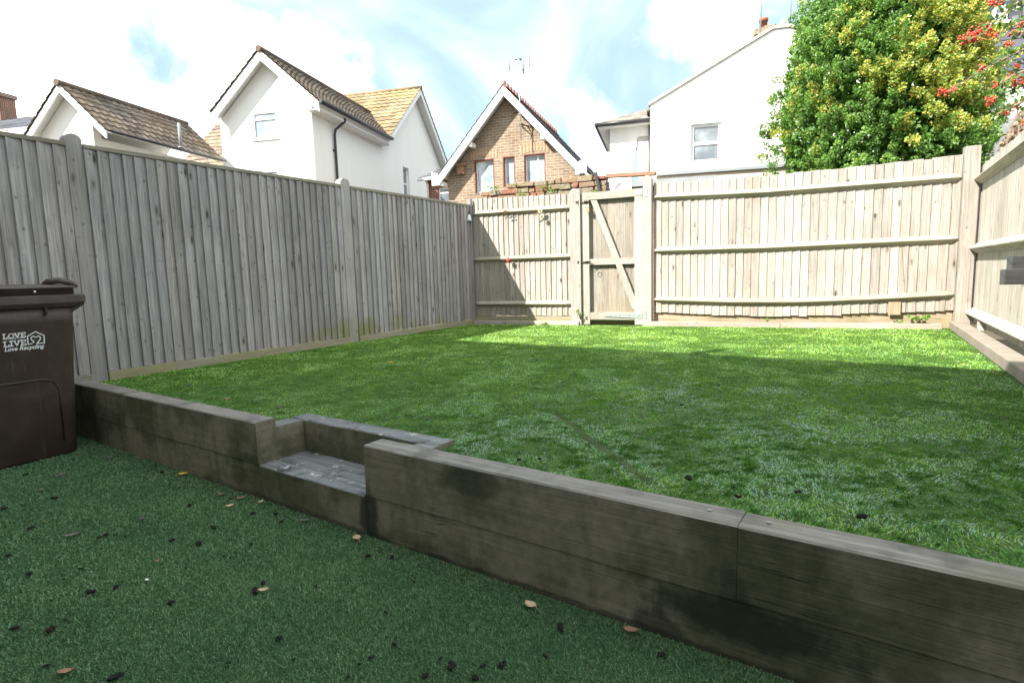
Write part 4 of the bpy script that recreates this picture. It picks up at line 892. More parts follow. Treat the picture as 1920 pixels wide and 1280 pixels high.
# ---- gate
GT = thing('garden_gate', 'wooden ledged and braced gate with galvanised hinges and sliding bolts', 'gate', FB.w(2.3, 0, .34))
g0, g1 = 1.872, 2.785; vg = .0
zt = lambda u: float(np.interp(u, [1.87, 2.8], [2.30, 2.315]))
m = MB(); feather(m, FB, g0+.03, g1-.03, cst(.38), cst(2.21), -.045, .118, .012); part('board_panel', m, wood('gate_board_wood', (.19, .172, .148), (.385, .357, .315), .7, .35, algae_col=(.25, .19, .09), algtop=1.7), GT)
m = MB().new(); m.box(FB, (g0, g0+.115), (-.03, .035), (.345, 2.19), 2); part('stile', m, W_GATE, GT, bevel=.003)
m = MB().new(); m.box(FB, (g1-.118, g1), (-.03, .035), (.345, 2.19), 2); part('stile', m, W_GATE, GT, bevel=.003)
for (a, b, z0, z1, v) in ((g0, g1, 2.192, 2.30, .036), (g0+.117, g1-.12, 1.235, 1.325, .028), (g0+.117, g1-.12, .415, .525, .028)):
    m = MB().new(); m.box(FB, (a, b), (-.03, v), (z0, z1), 0); part('rail', m, W_GATE, GT, bevel=.003)
bt = FB.uz(1001, 384, .02) if False else None
def brace(z_hi, z_lo, u_hi, u_lo, w_=.085):
    m = MB().new(); d = np.array([u_lo-u_hi, z_lo-z_hi]); L = np.linalg.norm(d); ux = w_*L/abs(d[1])/2
    m.hexa([FB.w((u_hi, u_lo)[i >> 2 & 1]+(-ux, ux)[i >> 1 & 1], (-.03, .026)[i & 1], (z_hi, z_lo)[i >> 2 & 1]) for i in range(8)], 0); return m
def bu(z): return float(np.interp(z, [.80, 2.19], [2.66-.06, 2.06]))
part('brace', brace(2.189, 1.327, bu(2.189), bu(1.327)), W_GATE, GT, bevel=.002)
m = MB().new(); 
P = [(bu(1.233)-.047, 1.233), (bu(1.233)+.047, 1.233), (2.664, .76), (2.664, .56), (2.62, .60)]
m.prism(FB, P, -.03, .026, 2); part('brace', m, W_GATE, GT, bevel=.002)
def hinge(zc, strap, lab=None):
    h_ = MB(); up = g1
    h_.prism(FB, [(up-strap, zc-.012), (up-.06, zc-.036), (up+.0, zc-.036), (up+.0, zc+.036), (up-.06, zc+.036), (up-strap, zc+.014)], .037, .042)
    h_.box(FB, (up+.024, up+.065), (.077, .082), (zc-.075, zc+.075))
    o = part('hinge', h_, STEEL, GT); p_ = MB(); p_.tube([FB.w(up+.012, .06, zc-.095), FB.w(up+.012, .06, zc+.095)], .011, 8); part('hinge_pin', p_, IRON, o)
    for k in range(4): s_ = MB(); s_.ball(FB.w(up-strap*(.1+.25*k), .043, zc), .006, 6, 4); part('screw', s_, IRON, o)
hinge(2.245, .13); hinge(.475, .56)
m = MB(); m.tube([FB.w(1.80, .055, 2.165), FB.w(1.99, .055, 2.165)], .008, 8); m.box(FB, (1.80, 1.845), (.076, .08), (2.15, 2.185)); m.box(FB, (1.92, 1.97), (.036, .042), (2.15, 2.185)); m.tube([FB.w(1.845, .07, 2.2), FB.w(1.845, .07, 2.11)], .007, 6); part('bolt', m, IRON, GT)
m = MB(); m.tube([FB.w(1.82, .055, 1.285), FB.w(1.99, .055, 1.285)], .008, 8); m.box(FB, (1.815, 1.84), (.076, .08), (1.265, 1.305)); m.box(FB, (1.93, 1.97), (.036, .042), (1.27, 1.30)); m.tube([FB.w(1.985, .06, 1.285), FB.w(2.02, .075, 1.285)], .012, 7); part('latch', m, IRON, GT)
m = MB(); c = np.array(FB.w(2.06, .04, 1.185)); m.tube([np.array(FB.w(2.075+.033*math.cos(a), .04, 1.17+.033*math.sin(a))) for a in np.linspace(0, 2*math.pi, 17)], .0045, 6, cap=False); part('ring_handle', m, IRON, GT)
m = MB(); m.box(FB, (1.972, 2.006), (.045, .065), (2.01, 2.075)); part('padlock', m, BRASS, GT, bevel=.006)
m = MB(); m.tube([FB.w(1.989+.012*math.cos(a), .055, 2.08+.035*max(0, math.sin(a))) for a in np.linspace(0, math.pi, 9)], .004, 6); part('shackle', m, STEEL, [o for o in bpy.data.objects if o.name.startswith('padlock')][0])
m = MB().new(); m.box(FB, (g0+.03, g1-.02), (-.14, -.10), (.30, .405), 0); solo('threshold_board', m, W_LOW, 'brown board lying behind the gap under the gate', 'board')
# ---- back fence, long panel right of the gate
BF2 = thing('long_fence_panel', 'long sunlit fence panel with sagging rails right of the gate', 'fence', FB.w(4.7, 0, .3))
ztop = interp([(2.93, 2.36), (4.41, 2.325), (6.5, 2.368)]); zbot = interp([(2.95, .525), (3.7, .490), (4.45, .475), (5.1, .485), (5.72, .520), (6.5, .553)])
m = MB(); feather(m, FB, 2.93, 6.49, zbot, ztop, vb, .098, .017, jit=.009, flip=True); part('board_panel', m, W_BACK, BF2)
for pts in ([(2.935, 2.16), (4.41, 2.113), (6.48, 2.116)], [(2.94, 1.411), (4.43, 1.391), (6.48, 1.406)], [(2.94, .712), (3.99, .673), (4.78, .668), (5.71, .702), (6.475, .745)]):
    m = MB(); arris(m, FB, pts, vb+.012, .10, .062, n=24); part('arris_rail', m, W_RAIL, BF2)
m = MB()
zb0 = lambda u: .40
m.new(); m.box(FB, (2.93, 6.49), (-.075, -.045), (.30, .60), 0)
part('base_board', m, W_LOW, BF2, label='brown horizontal boards below the fence boards')
m = MB(); roundpost(m, FB, 2.793, 2.912, -.06, .075, 0, 2.465); part('post', m, W_BACK, BF2, bevel=.004)
m = MB(); roundpost(m, FB, 6.495, 6.645, -.06, .09, 0, 2.46) if False else (m.new(), m.box(FB, (6.495, 6.645), (-.06, .06), (0, 2.455), 2)); part('post', m, W_BACK, BF2, bevel=.008)
m = MB().new(); m.box(FB, (2.80, 4.6), (.05, .12), (.30, .40), 0); m.new(); m.box(FB, (4.605, 6.36), (.05, .12), (.30, .398), 0); part('edging_board', m, W_BACK, BF2, bevel=.006)
m = MB().new(); m.bar(FB.w(5.93, .0, 1.32), FB.w(5.99, .0, .75), .004, .004); m.box(FB, (5.82, 5.95), (.0, .02), (.50, .66), 2); part('repair_patch', m, W_LOW, BF2, label='small board nailed low on the fence')
# ---- right fence
RF_ = thing('right_fence', 'sunlit fence returning along the right edge of the lawn', 'fence', FR.w(1.2, 0, .3))
ve = .0
m = MB(); feather(m, FR, -.22, 6.2, cst(.42), cst(2.235), ve-.02, .10, .009, jit=.006); part('board_panel', m, W_RIGHT, RF_)
for z in (2.075, 1.285, .53):
    m = MB(); arris(m, FR, [(-.06, z), (3.2, z)], ve-.008, .12, .075, n=6); part('arris_rail', m, W_RIGHT, RF_)
m = MB().new(); m.box(FR, (1.02, 1.12), (-.02, .05), (.40, .50), 2); part('cleat', m, W_RIGHT, RF_)
m = MB().new(); m.box(FR, (-.20, -.08), (-.02, .045), (.0, 2.24), 2); part('post', m, W_RIGHT, RF_, bevel=.004)
m = MB().new(); m.box(FR, (-.1, 6.2), (.06, .20), (.28, .42), 0)
solo('edging_sleeper', m, sleeper_top() if False else plain('sunlit_sleeper', (.30, .26, .22), .85, .2, .25, 5), 'grey brown sleeper laid along the foot of the right fence', 'sleeper', bevel=.008)

# ================================================================== RETAINING WALL + STEP
def beam(mb, u0, u1, v0, v1, z0, z1, n=None, jv=.002, top=True):
    """long timber with a slightly uneven surface; material 1 on the top"""
    mb.new(); n = n or max(2, int((u1-u0)/.12)); b = len(mb.V); L = 0
    for k in range(n+1):
        u = u0+(u1-u0)*k/n; j = lambda: random.uniform(-jv, jv)
        ch = .006
        mb.V += [FW.w(u, v0+j(), z0), FW.w(u, v0+j()*.5, z1-ch), FW.w(u, v0+ch, z1+j()*.4), FW.w(u, v1-ch, z1+j()*.6), FW.w(u, v1, z1-ch), FW.w(u, v1, z0)]
    hs = [0, z1-z0, z1-z0+.01, z1-z0+v1-v0, z1-z0+v1-v0+.01, 2*(z1-z0)+v1-v0, 2*(z1-z0+v1-v0)]
    for k in range(n):
        ua, ub = (u1-u0)*k/n, (u1-u0)*(k+1)/n
        for j in range(6):
            j2 = (j+1) % 6; a = b+k*6; mb.m = 1 if (top and j in (1, 2, 3)) else 0
            mb.face((a+j, a+j2, a+6+j2, a+6+j), [(ua, hs[j]), (ua, hs[j+1]), (ub, hs[j+1]), (ub, hs[j])])
    mb.m = 0
    mb.face([b+i for i in range(6)][::-1], [(0, 0), (0, z1-z0), (.01, z1-z0), (v1-v0, z1-z0), (v1-v0, z1-z0), (v1-v0, 0)]); a = b+n*6
    mb.face([a+i for i in range(6)], [(0, 0), (0, z1-z0), (.01, z1-z0), (v1-v0, z1-z0), (v1-v0, z1-z0), (v1-v0, 0)])
RW = thing('sleeper_wall', 'two course retaining wall of dark damp timber sleepers dividing patio from lawn', 'retaining wall', FW.w(.8, .05, 0))
uj = FW.uz(236, 800)[0]
for (a, b, z0, z1) in ((-2.80, uj-.003, .189, .412), (uj+.003, .075, .189, .41), (.895, 2.439, .188, .414), (2.4405, 5.4, .189, .412)):
    m = MB(); beam(m, a, b, 0, .115, z0, z1); part('sleeper', m, [W_SLP, W_TOP], RW)
for (a, b) in ((-2.80, uj+.02), (uj+.023, .082), (.888, 5.4)):
    m = MB(); beam(m, a, b, .004, .115, -.05, .187, top=False); part('sleeper', m, [W_SLP, W_TOP], RW)
for (x_, y_) in ((1331, 956), (1442, 979)): p = gz(x_, y_, .416); m = MB(); m.tube([p, p+np.array([0, 0, .002])], .007, 12); part('screw_head', m, GREYP, RW)
ST = thing('timber_step', 'recessed timber step with wet speckled tread set into the sleeper wall', 'step', FW.w(.5, .2, 0))
m = MB(); beam(m, .085, .885, -.004, .10, -.05, .187); part('riser', m, [W_SLP, W_TREAD], ST)
m = MB(); beam(m, .076, .95, .104, .285, .10, .185); part('tread', m, [W_TREAD, W_TREAD], ST)
for (u0_, u1_, v0_, v1_) in ((-.04, .072, .118, .285), (.955, 1.07, .118, .285)):
    m = MB(); beam(m, u0_, u1_, v0_, v1_, .05, .358, 2); part('side_block', m, [W_SLP, W_TREAD], ST)
m = MB(); beam(m, -.04, 1.07, .288, .398, .05, .36); part('back_block', m, [W_SLP, W_TREAD], ST)

# ================================================================== WHEELED BIN
BROWN = scuffed('brown_bin_plastic', (.036, .022, .017), .42); BROWNL = scuffed('brown_lid_plastic', (.062, .046, .045), .45)
BI = thing('wheelie_bin', 'brown plastic wheeled recycling bin with lid, standing on the patio against the fence', 'bin', FL.w(-1.02, .52, 0))
BU0, BU1 = -1.245, -.636
def ring(u0, u1, v0, v1, z, r_, n=5):
    o = []
    for (cx, cy, a0) in ((u1-r_, v1-r_, 0), (u0+r_, v1-r_, 90), (u0+r_, v0+r_, 180), (u1-r_, v0+r_, 270)):
        for k in range(n+1): a = R(a0+90*k/n); o.append(FL.w(cx+r_*math.cos(a), cy+r_*math.sin(a), z))
    return o
def loft(mb, rings, cap=True, sm=True):
    b = len(mb.V); n = len(rings[0]); o = mb.sm; mb.sm = sm
    for r_ in rings: mb.V += r_
    for k in range(len(rings)-1):
        for j in range(n): mb.face((b+k*n+j, b+k*n+(j+1) % n, b+(k+1)*n+(j+1) % n, b+(k+1)*n+j))
    mb.sm = False
    if cap: mb.face([b+j for j in range(n)][::-1]); mb.face([b+(len(rings)-1)*n+j for j in range(n)])
    mb.sm = o
m = MB(); rg = []
for z, e in ((.0, .062), (.02, .052), (.3, .040), (.6, .026), (.9, .008), (1.0, .0)): rg.append(ring(BU0+e, BU1-e, .20+e*.4, .885-e*.55+.03*z, z, .06))
loft(m, rg); part('body', m, BROWN, BI)
def vf(z): return .885-.55*float(np.interp(z, [0, .02, .3, .6, .9, 1.], [.062, .052, .04, .026, .008, 0]))+.03*z
# recessed looking panel outline: a raised rib in an arch
m = MB(); pa_ = [(-1.20, .10), (-1.20, .46), (-1.17, .515), (-1.12, .535), (-.86, .535), (-.80, .515), (-.775, .46), (-.775, .10)]
m.tube([FL.w(u, vf(z)+.0, z) for u, z in pa_], .006, 8); part('panel_rib', m, BROWN, BI)
m = MB(); loft(m, [ring(BU0-.02, BU1+.02, .17, .925, 1.0, .05), ring(BU0-.045, BU1+.06, .15, .945, 1.03, .045), ring(BU0-.045, BU1+.06, .15, .945, 1.075, .045), ring(BU0-.03, BU1+.045, .17, .93, 1.082, .045)], sm=False)
part('rim', m, BROWNL, BI, bevel=.003)
for u in (-1.06, -.81): m = MB(); m.box(FL, (u-.007, u+.007), (.87, .935), (.955, 1.0)); part('rim_rib', m, BROWN, BI)
m = MB(); m.hexa([FL.w((BU1-.03, BU1+.055)[i >> 2 & 1], (.86, .90)[i >> 1 & 1], ((.955, 1.03)[i & 1] if not i >> 2 & 1 else (1.01, 1.03)[i & 1])) for i in range(8)]); part('rim_bracket', m, BROWN, BI)
m = MB(); loft(m, [ring(BU0-.03, BU1+.005, .16, .93, 1.083, .05), ring(BU0-.03, BU1+.005, .16, .932, 1.122, .05), ring(BU0-.035, BU1+.02, .155, .945, 1.124, .05), ring(BU0-.03, BU1+.015, .16, .94, 1.136, .05), ring(BU0+.02, BU1-.05, .22, .86, 1.150, .07), ring(BU0+.10, BU1-.12, .32, .76, 1.155, .08)], sm=True)
lid = part('lid', m, BROWNL, BI)
m = MB(); m.tube([FL.w(BU1-.13, .80, 1.15), FL.w(BU1-.12, .85, 1.168), FL.w(BU1-.07, .885, 1.174), FL.w(BU1-.015, .90, 1.158), FL.w(BU1+.015, .92, 1.13)], [.012, .02, .022, .02, .012], 8); part('lid_grip', m, BROWNL, lid)
m = MB(); m.ball(FL.w(-.865, .951, 1.105), .009, 8, 5, (1, .6, .7)); part('bird_dropping', m, WHITEP, lid)
for u in (BU0+.09, BU1-.09): m = MB(); m.tube([FL.w(u-.025, .24, .10), FL.w(u+.025, .24, .10)], .10, 20); part('wheel', m, IRON, BI)
# white printed lettering: slab serif strokes and the house and heart mark
LETT = {'L': [((.18, 0), (.18, 1)), ((0, 0), (.8, 0)), ((0, 1), (.42, 1)), ((.8, 0), (.8, .28))],
        'V': [((.12, 1), (.5, 0)), ((.5, 0), (.88, 1)), ((0, 1), (.3, 1)), ((.7, 1), (1, 1))],
        'E': [((.18, 0), (.18, 1)), ((0, 0), (.8, 0)), ((0, 1), (.8, 1)), ((.18, .5), (.55, .5)), ((.8, 0), (.8, .25)), ((.8, 1), (.8, .75))],
        'I': [((.25, 0), (.25, 1)), ((0, 0), (.5, 0)), ((0, 1), (.5, 1))],
        'O': [((.5+.45*math.cos(a), .5+.5*math.sin(a)), (.5+.45*math.cos(b), .5+.5*math.sin(b))) for a, b in [(2*math.pi*k/14, 2*math.pi*(k+1)/14) for k in range(14)]]}
def seg(mb, p, q, th, off=.002):
    p = np.array(p); q = np.array(q); d = q-p; L = np.linalg.norm(d); d = d/L; n_ = np.array([-d[1], d[0]]); p = p-d*th*.35; q = q+d*th*.35
    C4 = [p-n_*th/2, q-n_*th/2, q+n_*th/2, p+n_*th/2]; b = len(mb.V)
    for dv in (0, .0015): mb.V += [FL.w(c[0], vf(c[1])+off+dv, c[1]) for c in C4]
    for f in ((4, 5, 6, 7), (3, 2, 1, 0), (0, 1, 5, 4), (1, 2, 6, 5), (2, 3, 7, 6), (3, 0, 4, 7)): mb.face([b+i for i in f])
pl = lambda x_, y_: FL.uz(x_, y_, .885)
m = MB()
def word(wd, x0, x1, ytop, ybot, th):
    A = pl(x0, ybot); B = pl(x1, ytop-0); z0 = pl((x0+x1)/2, ybot)[1]; z1 = pl((x0+x1)/2, ytop)[1]; wid = {'L': .82, 'O': .95, 'V': 1., 'E': .82, 'I': .5}
    tot = sum(wid[c] for c in wd)+.12*(len(wd)-1); k = (B[0]-A[0])/tot; u = A[0]
    for c in wd:
        for p, q in LETT[c]: seg(m, (u+p[0]*k, z0+p[1]*(z1-z0)), (u+q[0]*k, z0+q[1]*(z1-z0)), th)
        u += (wid[c]+.12)*k
word('LOVE', 3, 44.5, 625, 633, .0065); word('LIVE', 5, 46, 639, 648, .0065)
H_ = [pl(*p) for p in ((57, 644), (50.5, 645), (49, 630), (63.5, 621.5), (80, 628.5), (81, 642.5), (67, 643.5))]
for a, b in zip(H_, H_[1:]): seg(m, a, b, .006)
H_ = [pl(*p) for p in ((59.5, 642), (61.5, 640), (56, 636), (56, 632), (60, 630), (64.5, 632), (69, 629.5), (73.5, 631.5), (73, 636), (67.5, 643))]
for a, b in zip(H_, H_[1:]): seg(m, a, b, .006)
part('lettering', m, plain('white_print', (.75, .76, .78), .6, .3, .1, 60), BI)
def text(s_, x0, x1, yb, shear, parent, bold=0, wmul=1):
    cu = bpy.data.curves.new('t', 'FONT'); cu.body = s_; cu.shear = shear; cu.extrude = 0; cu.offset = bold; cu.size = 1
    ob = bpy.data.objects.new('t', cu); COL.objects.link(ob); dg = bpy.context.evaluated_depsgraph_get(); me = bpy.data.meshes.new_from_object(ob.evaluated_get(dg)); bpy.data.objects.remove(ob)
    V = np.array([v.co[:] for v in me.vertices]); x_ = V[:, 0]; A = pl(x0, yb); B = pl(x1, yb); k = (B[0]-A[0])/(x_.max()-x_.min())
    mb = MB()
    for v in V: u = A[0]+(v[0]-x_.min())*k; z = pl(x0, yb)[1]+(B[1]-A[1])*0+v[1]*k*wmul; mb.V.append(FL.w(u, vf(z)+.0035, z))
    for p in me.polygons: mb.face(list(p.vertices))
    part('lettering', mb, bpy.data.materials['white_print'], parent)
text('WHERE YOU', 5, 44.5, 637.6, 0, BI, .0, .9)
text('Love Recycling', 6.5, 82.5, 659, .3, BI, .025, 1.05)
# ================================================================== BUSH
def leafcloud(P, D, S, name, mat, rid, parent=None, loc=(0, 0, 0), fold=.25, wfac=.42):
    """folded pointed leaves: P positions, D pointing directions, S lengths"""
    n = len(P); up = rng.normal(size=(n, 3)); sd_ = np.cross(D, up); sd_ /= np.linalg.norm(sd_, axis=1)[:, None]+1e-9; nn = np.cross(sd_, D)
    W = (S*wfac)[:, None]; S_ = S[:, None]
    V = np.empty((n, 4, 3), np.float32); V[:, 0] = P; V[:, 1] = P+D*S_*.5+sd_*W+nn*W*fold; V[:, 2] = P+D*S_; V[:, 3] = P+D*S_*.5-sd_*W+nn*W*fold
    b = np.arange(n)[:, None]*4; F = np.concatenate([b+np.array([[0, 1, 2]]), b+np.array([[0, 2, 3]])], 1).reshape(-1, 3)
    me = npmesh(name, V.reshape(-1, 3), F, np.repeat(rid, 2), loc); return link(name, me, mat, parent)
def leaf_mat(name, cols, rough=.38, spec=.5, trans=.3):
    return grass_mat(name, cols, rough, spec, trans=trans)
TB = np.array(at(1648, 11.6)); TB[2] = 0
BU = thing('variegated_bush', 'huge dense variegated evergreen bush, green with golden patches, behind the long fence panel', 'bush', TB)
cz, rz, rxy = 4.15, 3.55, 2.06
def envelope(th, ph):
    """radius factor by direction"""
    f = 1+.06*math.sin(3*ph+1)+.05*math.sin(5*th+2*ph)+.04*math.sin(7*ph-3*th)
    return f
sp = 3900; Pp = []; Dd = []; Ss = []; Rr = []
rt2 = np.array([rtv[0], rtv[1]])
lumps = [(rng.normal(size=3), rng.uniform(.0, 1)) for _ in range(60)]
lumps = [(l/np.linalg.norm(l), a) for l, a in lumps]
LD = np.array([l for l, _ in lumps])
gold = [(1520, 130, 13), (1500, 160, 10), (1595, 65, 18), (1552, 185, 20), (1560, 215, 16), (1640, 150, 24), (1660, 140, 22), (1700, 105, 24), (1715, 80, 28), (1690, 130, 16), (1470, 50, 10), (1780, 60, 40), (1800, 110, 40), (1760, 200, 30), (1720, 240, 20), (1705, 270, 22), (1480, 250, 16), (1510, 260, 16), (1770, 170, 30), (1830, 120, 26), (1440, 320, 12), (1820, 40, 30), (1490, 200, 12), (1590, 180, 10), (1620, 30, 12), (1740, 30, 20)]
for i in range(sp):
    d = rng.normal(size=3); d /= np.linalg.norm(d)
    if d[1] > .45: continue                       # far side, never faces the garden
    th = math.acos(d[2]); ph = math.atan2(d[1], d[0]); f = envelope(th, ph)
    k = LD@d; j = np.argmax(k); f *= 1+.10*math.exp(-((1-k[j])/.03))-.06
    zf = d[2]; rr_ = rxy*(1.0 if zf < .1 else 1-.16*max(0, zf))
    # squarer shoulders than an ellipsoid, tucked in at the lower right
    sq = 1/(abs(d[0])**3+abs(d[1])**3+abs(d[2])**3)**(1/3)
    q = sq*.94*f*rng.uniform(.86, 1.03); c = TB+np.array([0, 0, cz])+np.array([d[0]*rr_*q, d[1]*rr_*q, d[2]*rz*q])
    if d[0] > 0: c[0] = TB[0]+(c[0]-TB[0])*.52
    if d[0] < -.1 and d[2] > .35: c[0] += (d[2]-.35)*.5
    if d[0] > .15 and c[2] < 3.6: c[0] -= (3.6-c[2])*.42*(d[0]-.1)
    if c[2] < .6: continue
    ax = d*np.array([1, 1, .55])+np.array([0, 0, .62])+rng.normal(size=3)*.28; ax /= np.linalg.norm(ax)
    L = rng.uniform(.12, .30)
    if rng.random() < .035 and d[2] > -.3: L *= 2.0
    dd = c-CP; zc = dd@fwv; px = 960+FP*(dd@rtv)/zc; py = 640-FP*(dd@upv)/zc
    g = 0
    for (gx, gy, gr) in gold: g = max(g, math.exp(-((px-gx)**2+(py-gy)**2)/(gr*1.1)**2))
    g = g*(1.1 if px > 1600 else .7)+(.45 if px > 1700 and py < 250 else .03)
    isg = rng.random() < g*.95
    nl = int(44+L*170); t = rng.uniform(0, 1, nl); a = rng.uniform(0, 6.28, nl)
    e1 = np.cross(ax, [.3, .2, .9]); e1 /= np.linalg.norm(e1); e2 = np.cross(ax, e1)
    rad = (np.cos(a)[:, None]*e1+np.sin(a)[:, None]*e2); sprd = rng.uniform(.01, .09, nl)*(1.1-.6*t)
    Pp.append(c+ax*(t*L)[:, None]+rad*sprd[:, None]); D_ = ax*.55+rad*.9+rng.normal(size=(nl, 3))*.3; D_ /= np.linalg.norm(D_, axis=1)[:, None]; Dd.append(D_)
    Ss.append(rng.uniform(.030, .052, nl)); base = rng.uniform(.08, .42)
    Rr.append(np.clip((rng.uniform(.5, .98, nl) if isg else base+rng.normal(0, .10, nl)+(t-.5)*.12+(rng.random(nl) < .06)*.25), 0, 1))
P = np.concatenate(Pp); Dv = np.concatenate(Dd); S = np.concatenate(Ss); Rd = np.concatenate(Rr); print('bush leaves', len(P))
LM = leaf_mat('variegated_leaf', [(.06, .135, .03), (.10, .21, .04), (.16, .30, .06), (.24, .37, .09), (.42, .43, .09), (.62, .46, .09)], .35, .5, .28)
leafcloud(P, Dv, S, 'foliage', LM, Rd, BU, TB)
m = MB(); m.tube([TB+np.array([0, 0, 0]), TB+np.array([.05, .1, 1.5]), TB+np.array([0, 0, 3.2]), TB+np.array([.1, 0, 5.2])], [.16, .13, .09, .04], 8)
BARK = plain('bark', (.11, .085, .06), .9, .2, .3, 12, bumpy=1); part('trunk', m, BARK, BU)
m = MB()
for k in range(26):
    z = rng.uniform(.8, 4.8); a = rng.uniform(0, 6.28); l = rng.uniform(1.2, 1.9); s0_ = TB+np.array([0, 0, z]); m.tube([s0_, s0_+np.array([math.cos(a)*l*.5, math.sin(a)*l*.5, .5]), s0_+np.array([math.cos(a)*l, math.sin(a)*l, 1.2])], [.045, .028, .01], 5)
part('limbs', m, BARK, BU)
# inner leaf mass so that the crown is not see-through everywhere
n = 80000; d = rng.normal(size=(n, 3)); d /= np.linalg.norm(d, axis=1)[:, None]; q = rng.uniform(.55, .88, n)[:, None]
Pi = TB+np.array([0, 0, cz])+d*np.array([rxy*.95, rxy*.95, rz*.98])*q; low = np.clip(3.2-Pi[:, 2], 0, 3); Pi[:, 0] = np.where(Pi[:, 0] > TB[0], TB[0]+(Pi[:, 0]-TB[0])*.50, Pi[:, 0]); Pi[:, 0] -= low*.42*np.clip(d[:, 0]-.1, 0, 1); Pi[:, 0] = np.where(Pi[:, 0] < TB[0], TB[0]+(Pi[:, 0]-TB[0])*1.12, Pi[:, 0]); ok = (Pi[:, 2] > .8) & (d[:, 1] < .6)
D_ = rng.normal(size=(n, 3)); D_ /= np.linalg.norm(D_, axis=1)[:, None]
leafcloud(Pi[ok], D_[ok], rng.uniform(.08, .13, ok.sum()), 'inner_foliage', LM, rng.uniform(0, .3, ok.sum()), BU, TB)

# ================================================================== FIRETHORN WITH BERRIES
PB = np.array(at(2010, 3.9)); PB[2] = 0
PY = thing('berry_shrub', 'orange berried thorny shrub reaching in over the right fence at the top right', 'shrub', PB)
def pt(px, py, d): r_ = ray(px, py); return CP+r_*d
LP = leaf_mat('firethorn_leaf', [(.035, .085, .02), (.06, .14, .03), (.10, .20, .04), (.22, .28, .06)], .3, .5, .3)
paths = [[(2010, -60), (1950, -30), (1905, 8), (1868, 38), (1846, 62), (1815, 75)], [(2010, 10), (1950, 28), (1905, 47), (1880, 62)], [(2010, 50), (1945, 82), (1905, 100), (1860, 122), (1815, 148), (1770, 175)], [(2010, 100), (1950, 120), (1900, 142), (1870, 160)],
         [(2010, 120), (1950, 150), (1900, 168), (1855, 190)], [(2010, 160), (1950, 180), (1915, 192), (1870, 214)], [(2010, -90), (1950, -60), (1900, -20), (1868, 5)], [(2010, 210), (1960, 225), (1915, 232)], [(2010, 60), (1960, 70), (1918, 60), (1900, 66)], [(2010, 135), (1955, 128), (1912, 118)]]
br = MB(); LPp = []; LDd = []; LSs = []
for k, pp_ in enumerate(paths):
    dp = 3.75+.12*((k*7) % 5-2); pts = [pt(x_, y_, dp+.03*math.sin(i*2+k)) for i, (x_, y_) in enumerate(pp_)]
    br.tube(pts, [max(.0025, .010-.0016*i) for i in range(len(pts))], 6)
    for i in range(len(pts)-1):
        L = np.linalg.norm(pts[i+1]-pts[i]); nl = int(L*1.5*(85 if i < len(pts)-2 else 60)*(2.0 if pp_[i][0] > 1885 else (.30 if k in (0, 2) else .7)))
        for _ in range(nl):
            t = random.random(); p = pts[i]*(1-t)+pts[i+1]*t; d = rng.normal(size=3)+np.array([-.5, 0, .2]); d /= np.linalg.norm(d); LPp.append(p+d*random.uniform(.0, .03)); LDd.append(d); LSs.append(random.uniform(.028, .05))
part('branches', br, plain('thin_branch', (.28, .20, .14), .8, .2, .2, 20), PY)
leafcloud(np.array(LPp), np.array(LDd), np.array(LSs), 'leaves', LP, rng.uniform(.0, 1, len(LPp))**1.5, PY, PB, fold=.2, wfac=.26)
clu = [(1815, 70, 15, 28), (1835, 60, 14, 24), (1848, 49, 9, 12), (1826, 77, 10, 14), (1862, 66, 10, 14), (1868, 4, 13, 20), (1904, 62, 10, 12), (1889, 83, 8, 9), (1907, 124, 8, 9), (1897, 141, 9, 10), (1906, 156, 9, 12), (1917, 146, 7, 8), (1871, 157, 10, 12), (1856, 190, 11, 16), (1901, 200, 11, 14), (1884, 212, 7, 7), (1769, 173, 9, 11), (1786, 168, 7, 7), (1840, 128, 7, 5), (1918, 46, 8, 9), (1919, 229, 6, 6)]
BM_ = Mt('berry', .25, .6); BM_.col(BM_.mix(BM_.rid(), (.42, .02, .012), (.60, .075, .02))); BM_.b.inputs['Subsurface Weight'].default_value = 0
for (x_, y_, r_, nb) in clu:
    m = MB(); c = pt(x_, y_, 3.68); s_ = 3.7/FP
    for _ in range(int(nb*1.4)):
        a = np.clip(rng.normal(size=3)*.5, -1.1, 1.1); m.new(); m.ball(c+a*r_*s_*np.array([1.0, .8, .7]), random.uniform(.0065, .0090), 8, 5)
    part('berry_cluster', m, BM_.m, PY)
# woody climber stems beyond the right fence
m = MB(); fr_ = Fr(FR.w(0, -.5, 0), 211.95, 1)
base_pts = [(1858, 312), (1880, 262), (1900, 225), (1915, 205), (1940, 190), (2010, 150)]
for k in range(150):
    s0_ = random.random(); x_ = 1850+170*s0_+random.uniform(-10, 10); y_ = 325-70*s0_
    yt = float(np.interp(x_, [p[0] for p in base_pts], [p[1] for p in base_pts]))+random.uniform(0, 28); d_ = 5.2+random.uniform(-.1, .4)
    v_ = -random.uniform(.12, .6); q_ = lambda a_, b_: FR.w(*[FR.uz(a_, b_, v_)[0], v_, FR.uz(a_, b_, v_)[1]])
    m.new(); m.tube([q_(x_+random.uniform(-8, 20), y_+25), q_(x_+random.uniform(-10, 10), (y_+yt)/2), q_(x_+random.uniform(-6, 14), yt)], [.022, .016, .008], 5)
TW = thing('climber_stems', 'tangle of bare brown woody stems rising behind the right fence', 'climber', FR.w(2, -.5, 0)); part('stems', m, plain('twig_brown', (.20, .13, .11), .9, .2, .35, 15), TW)
Pc = []; 
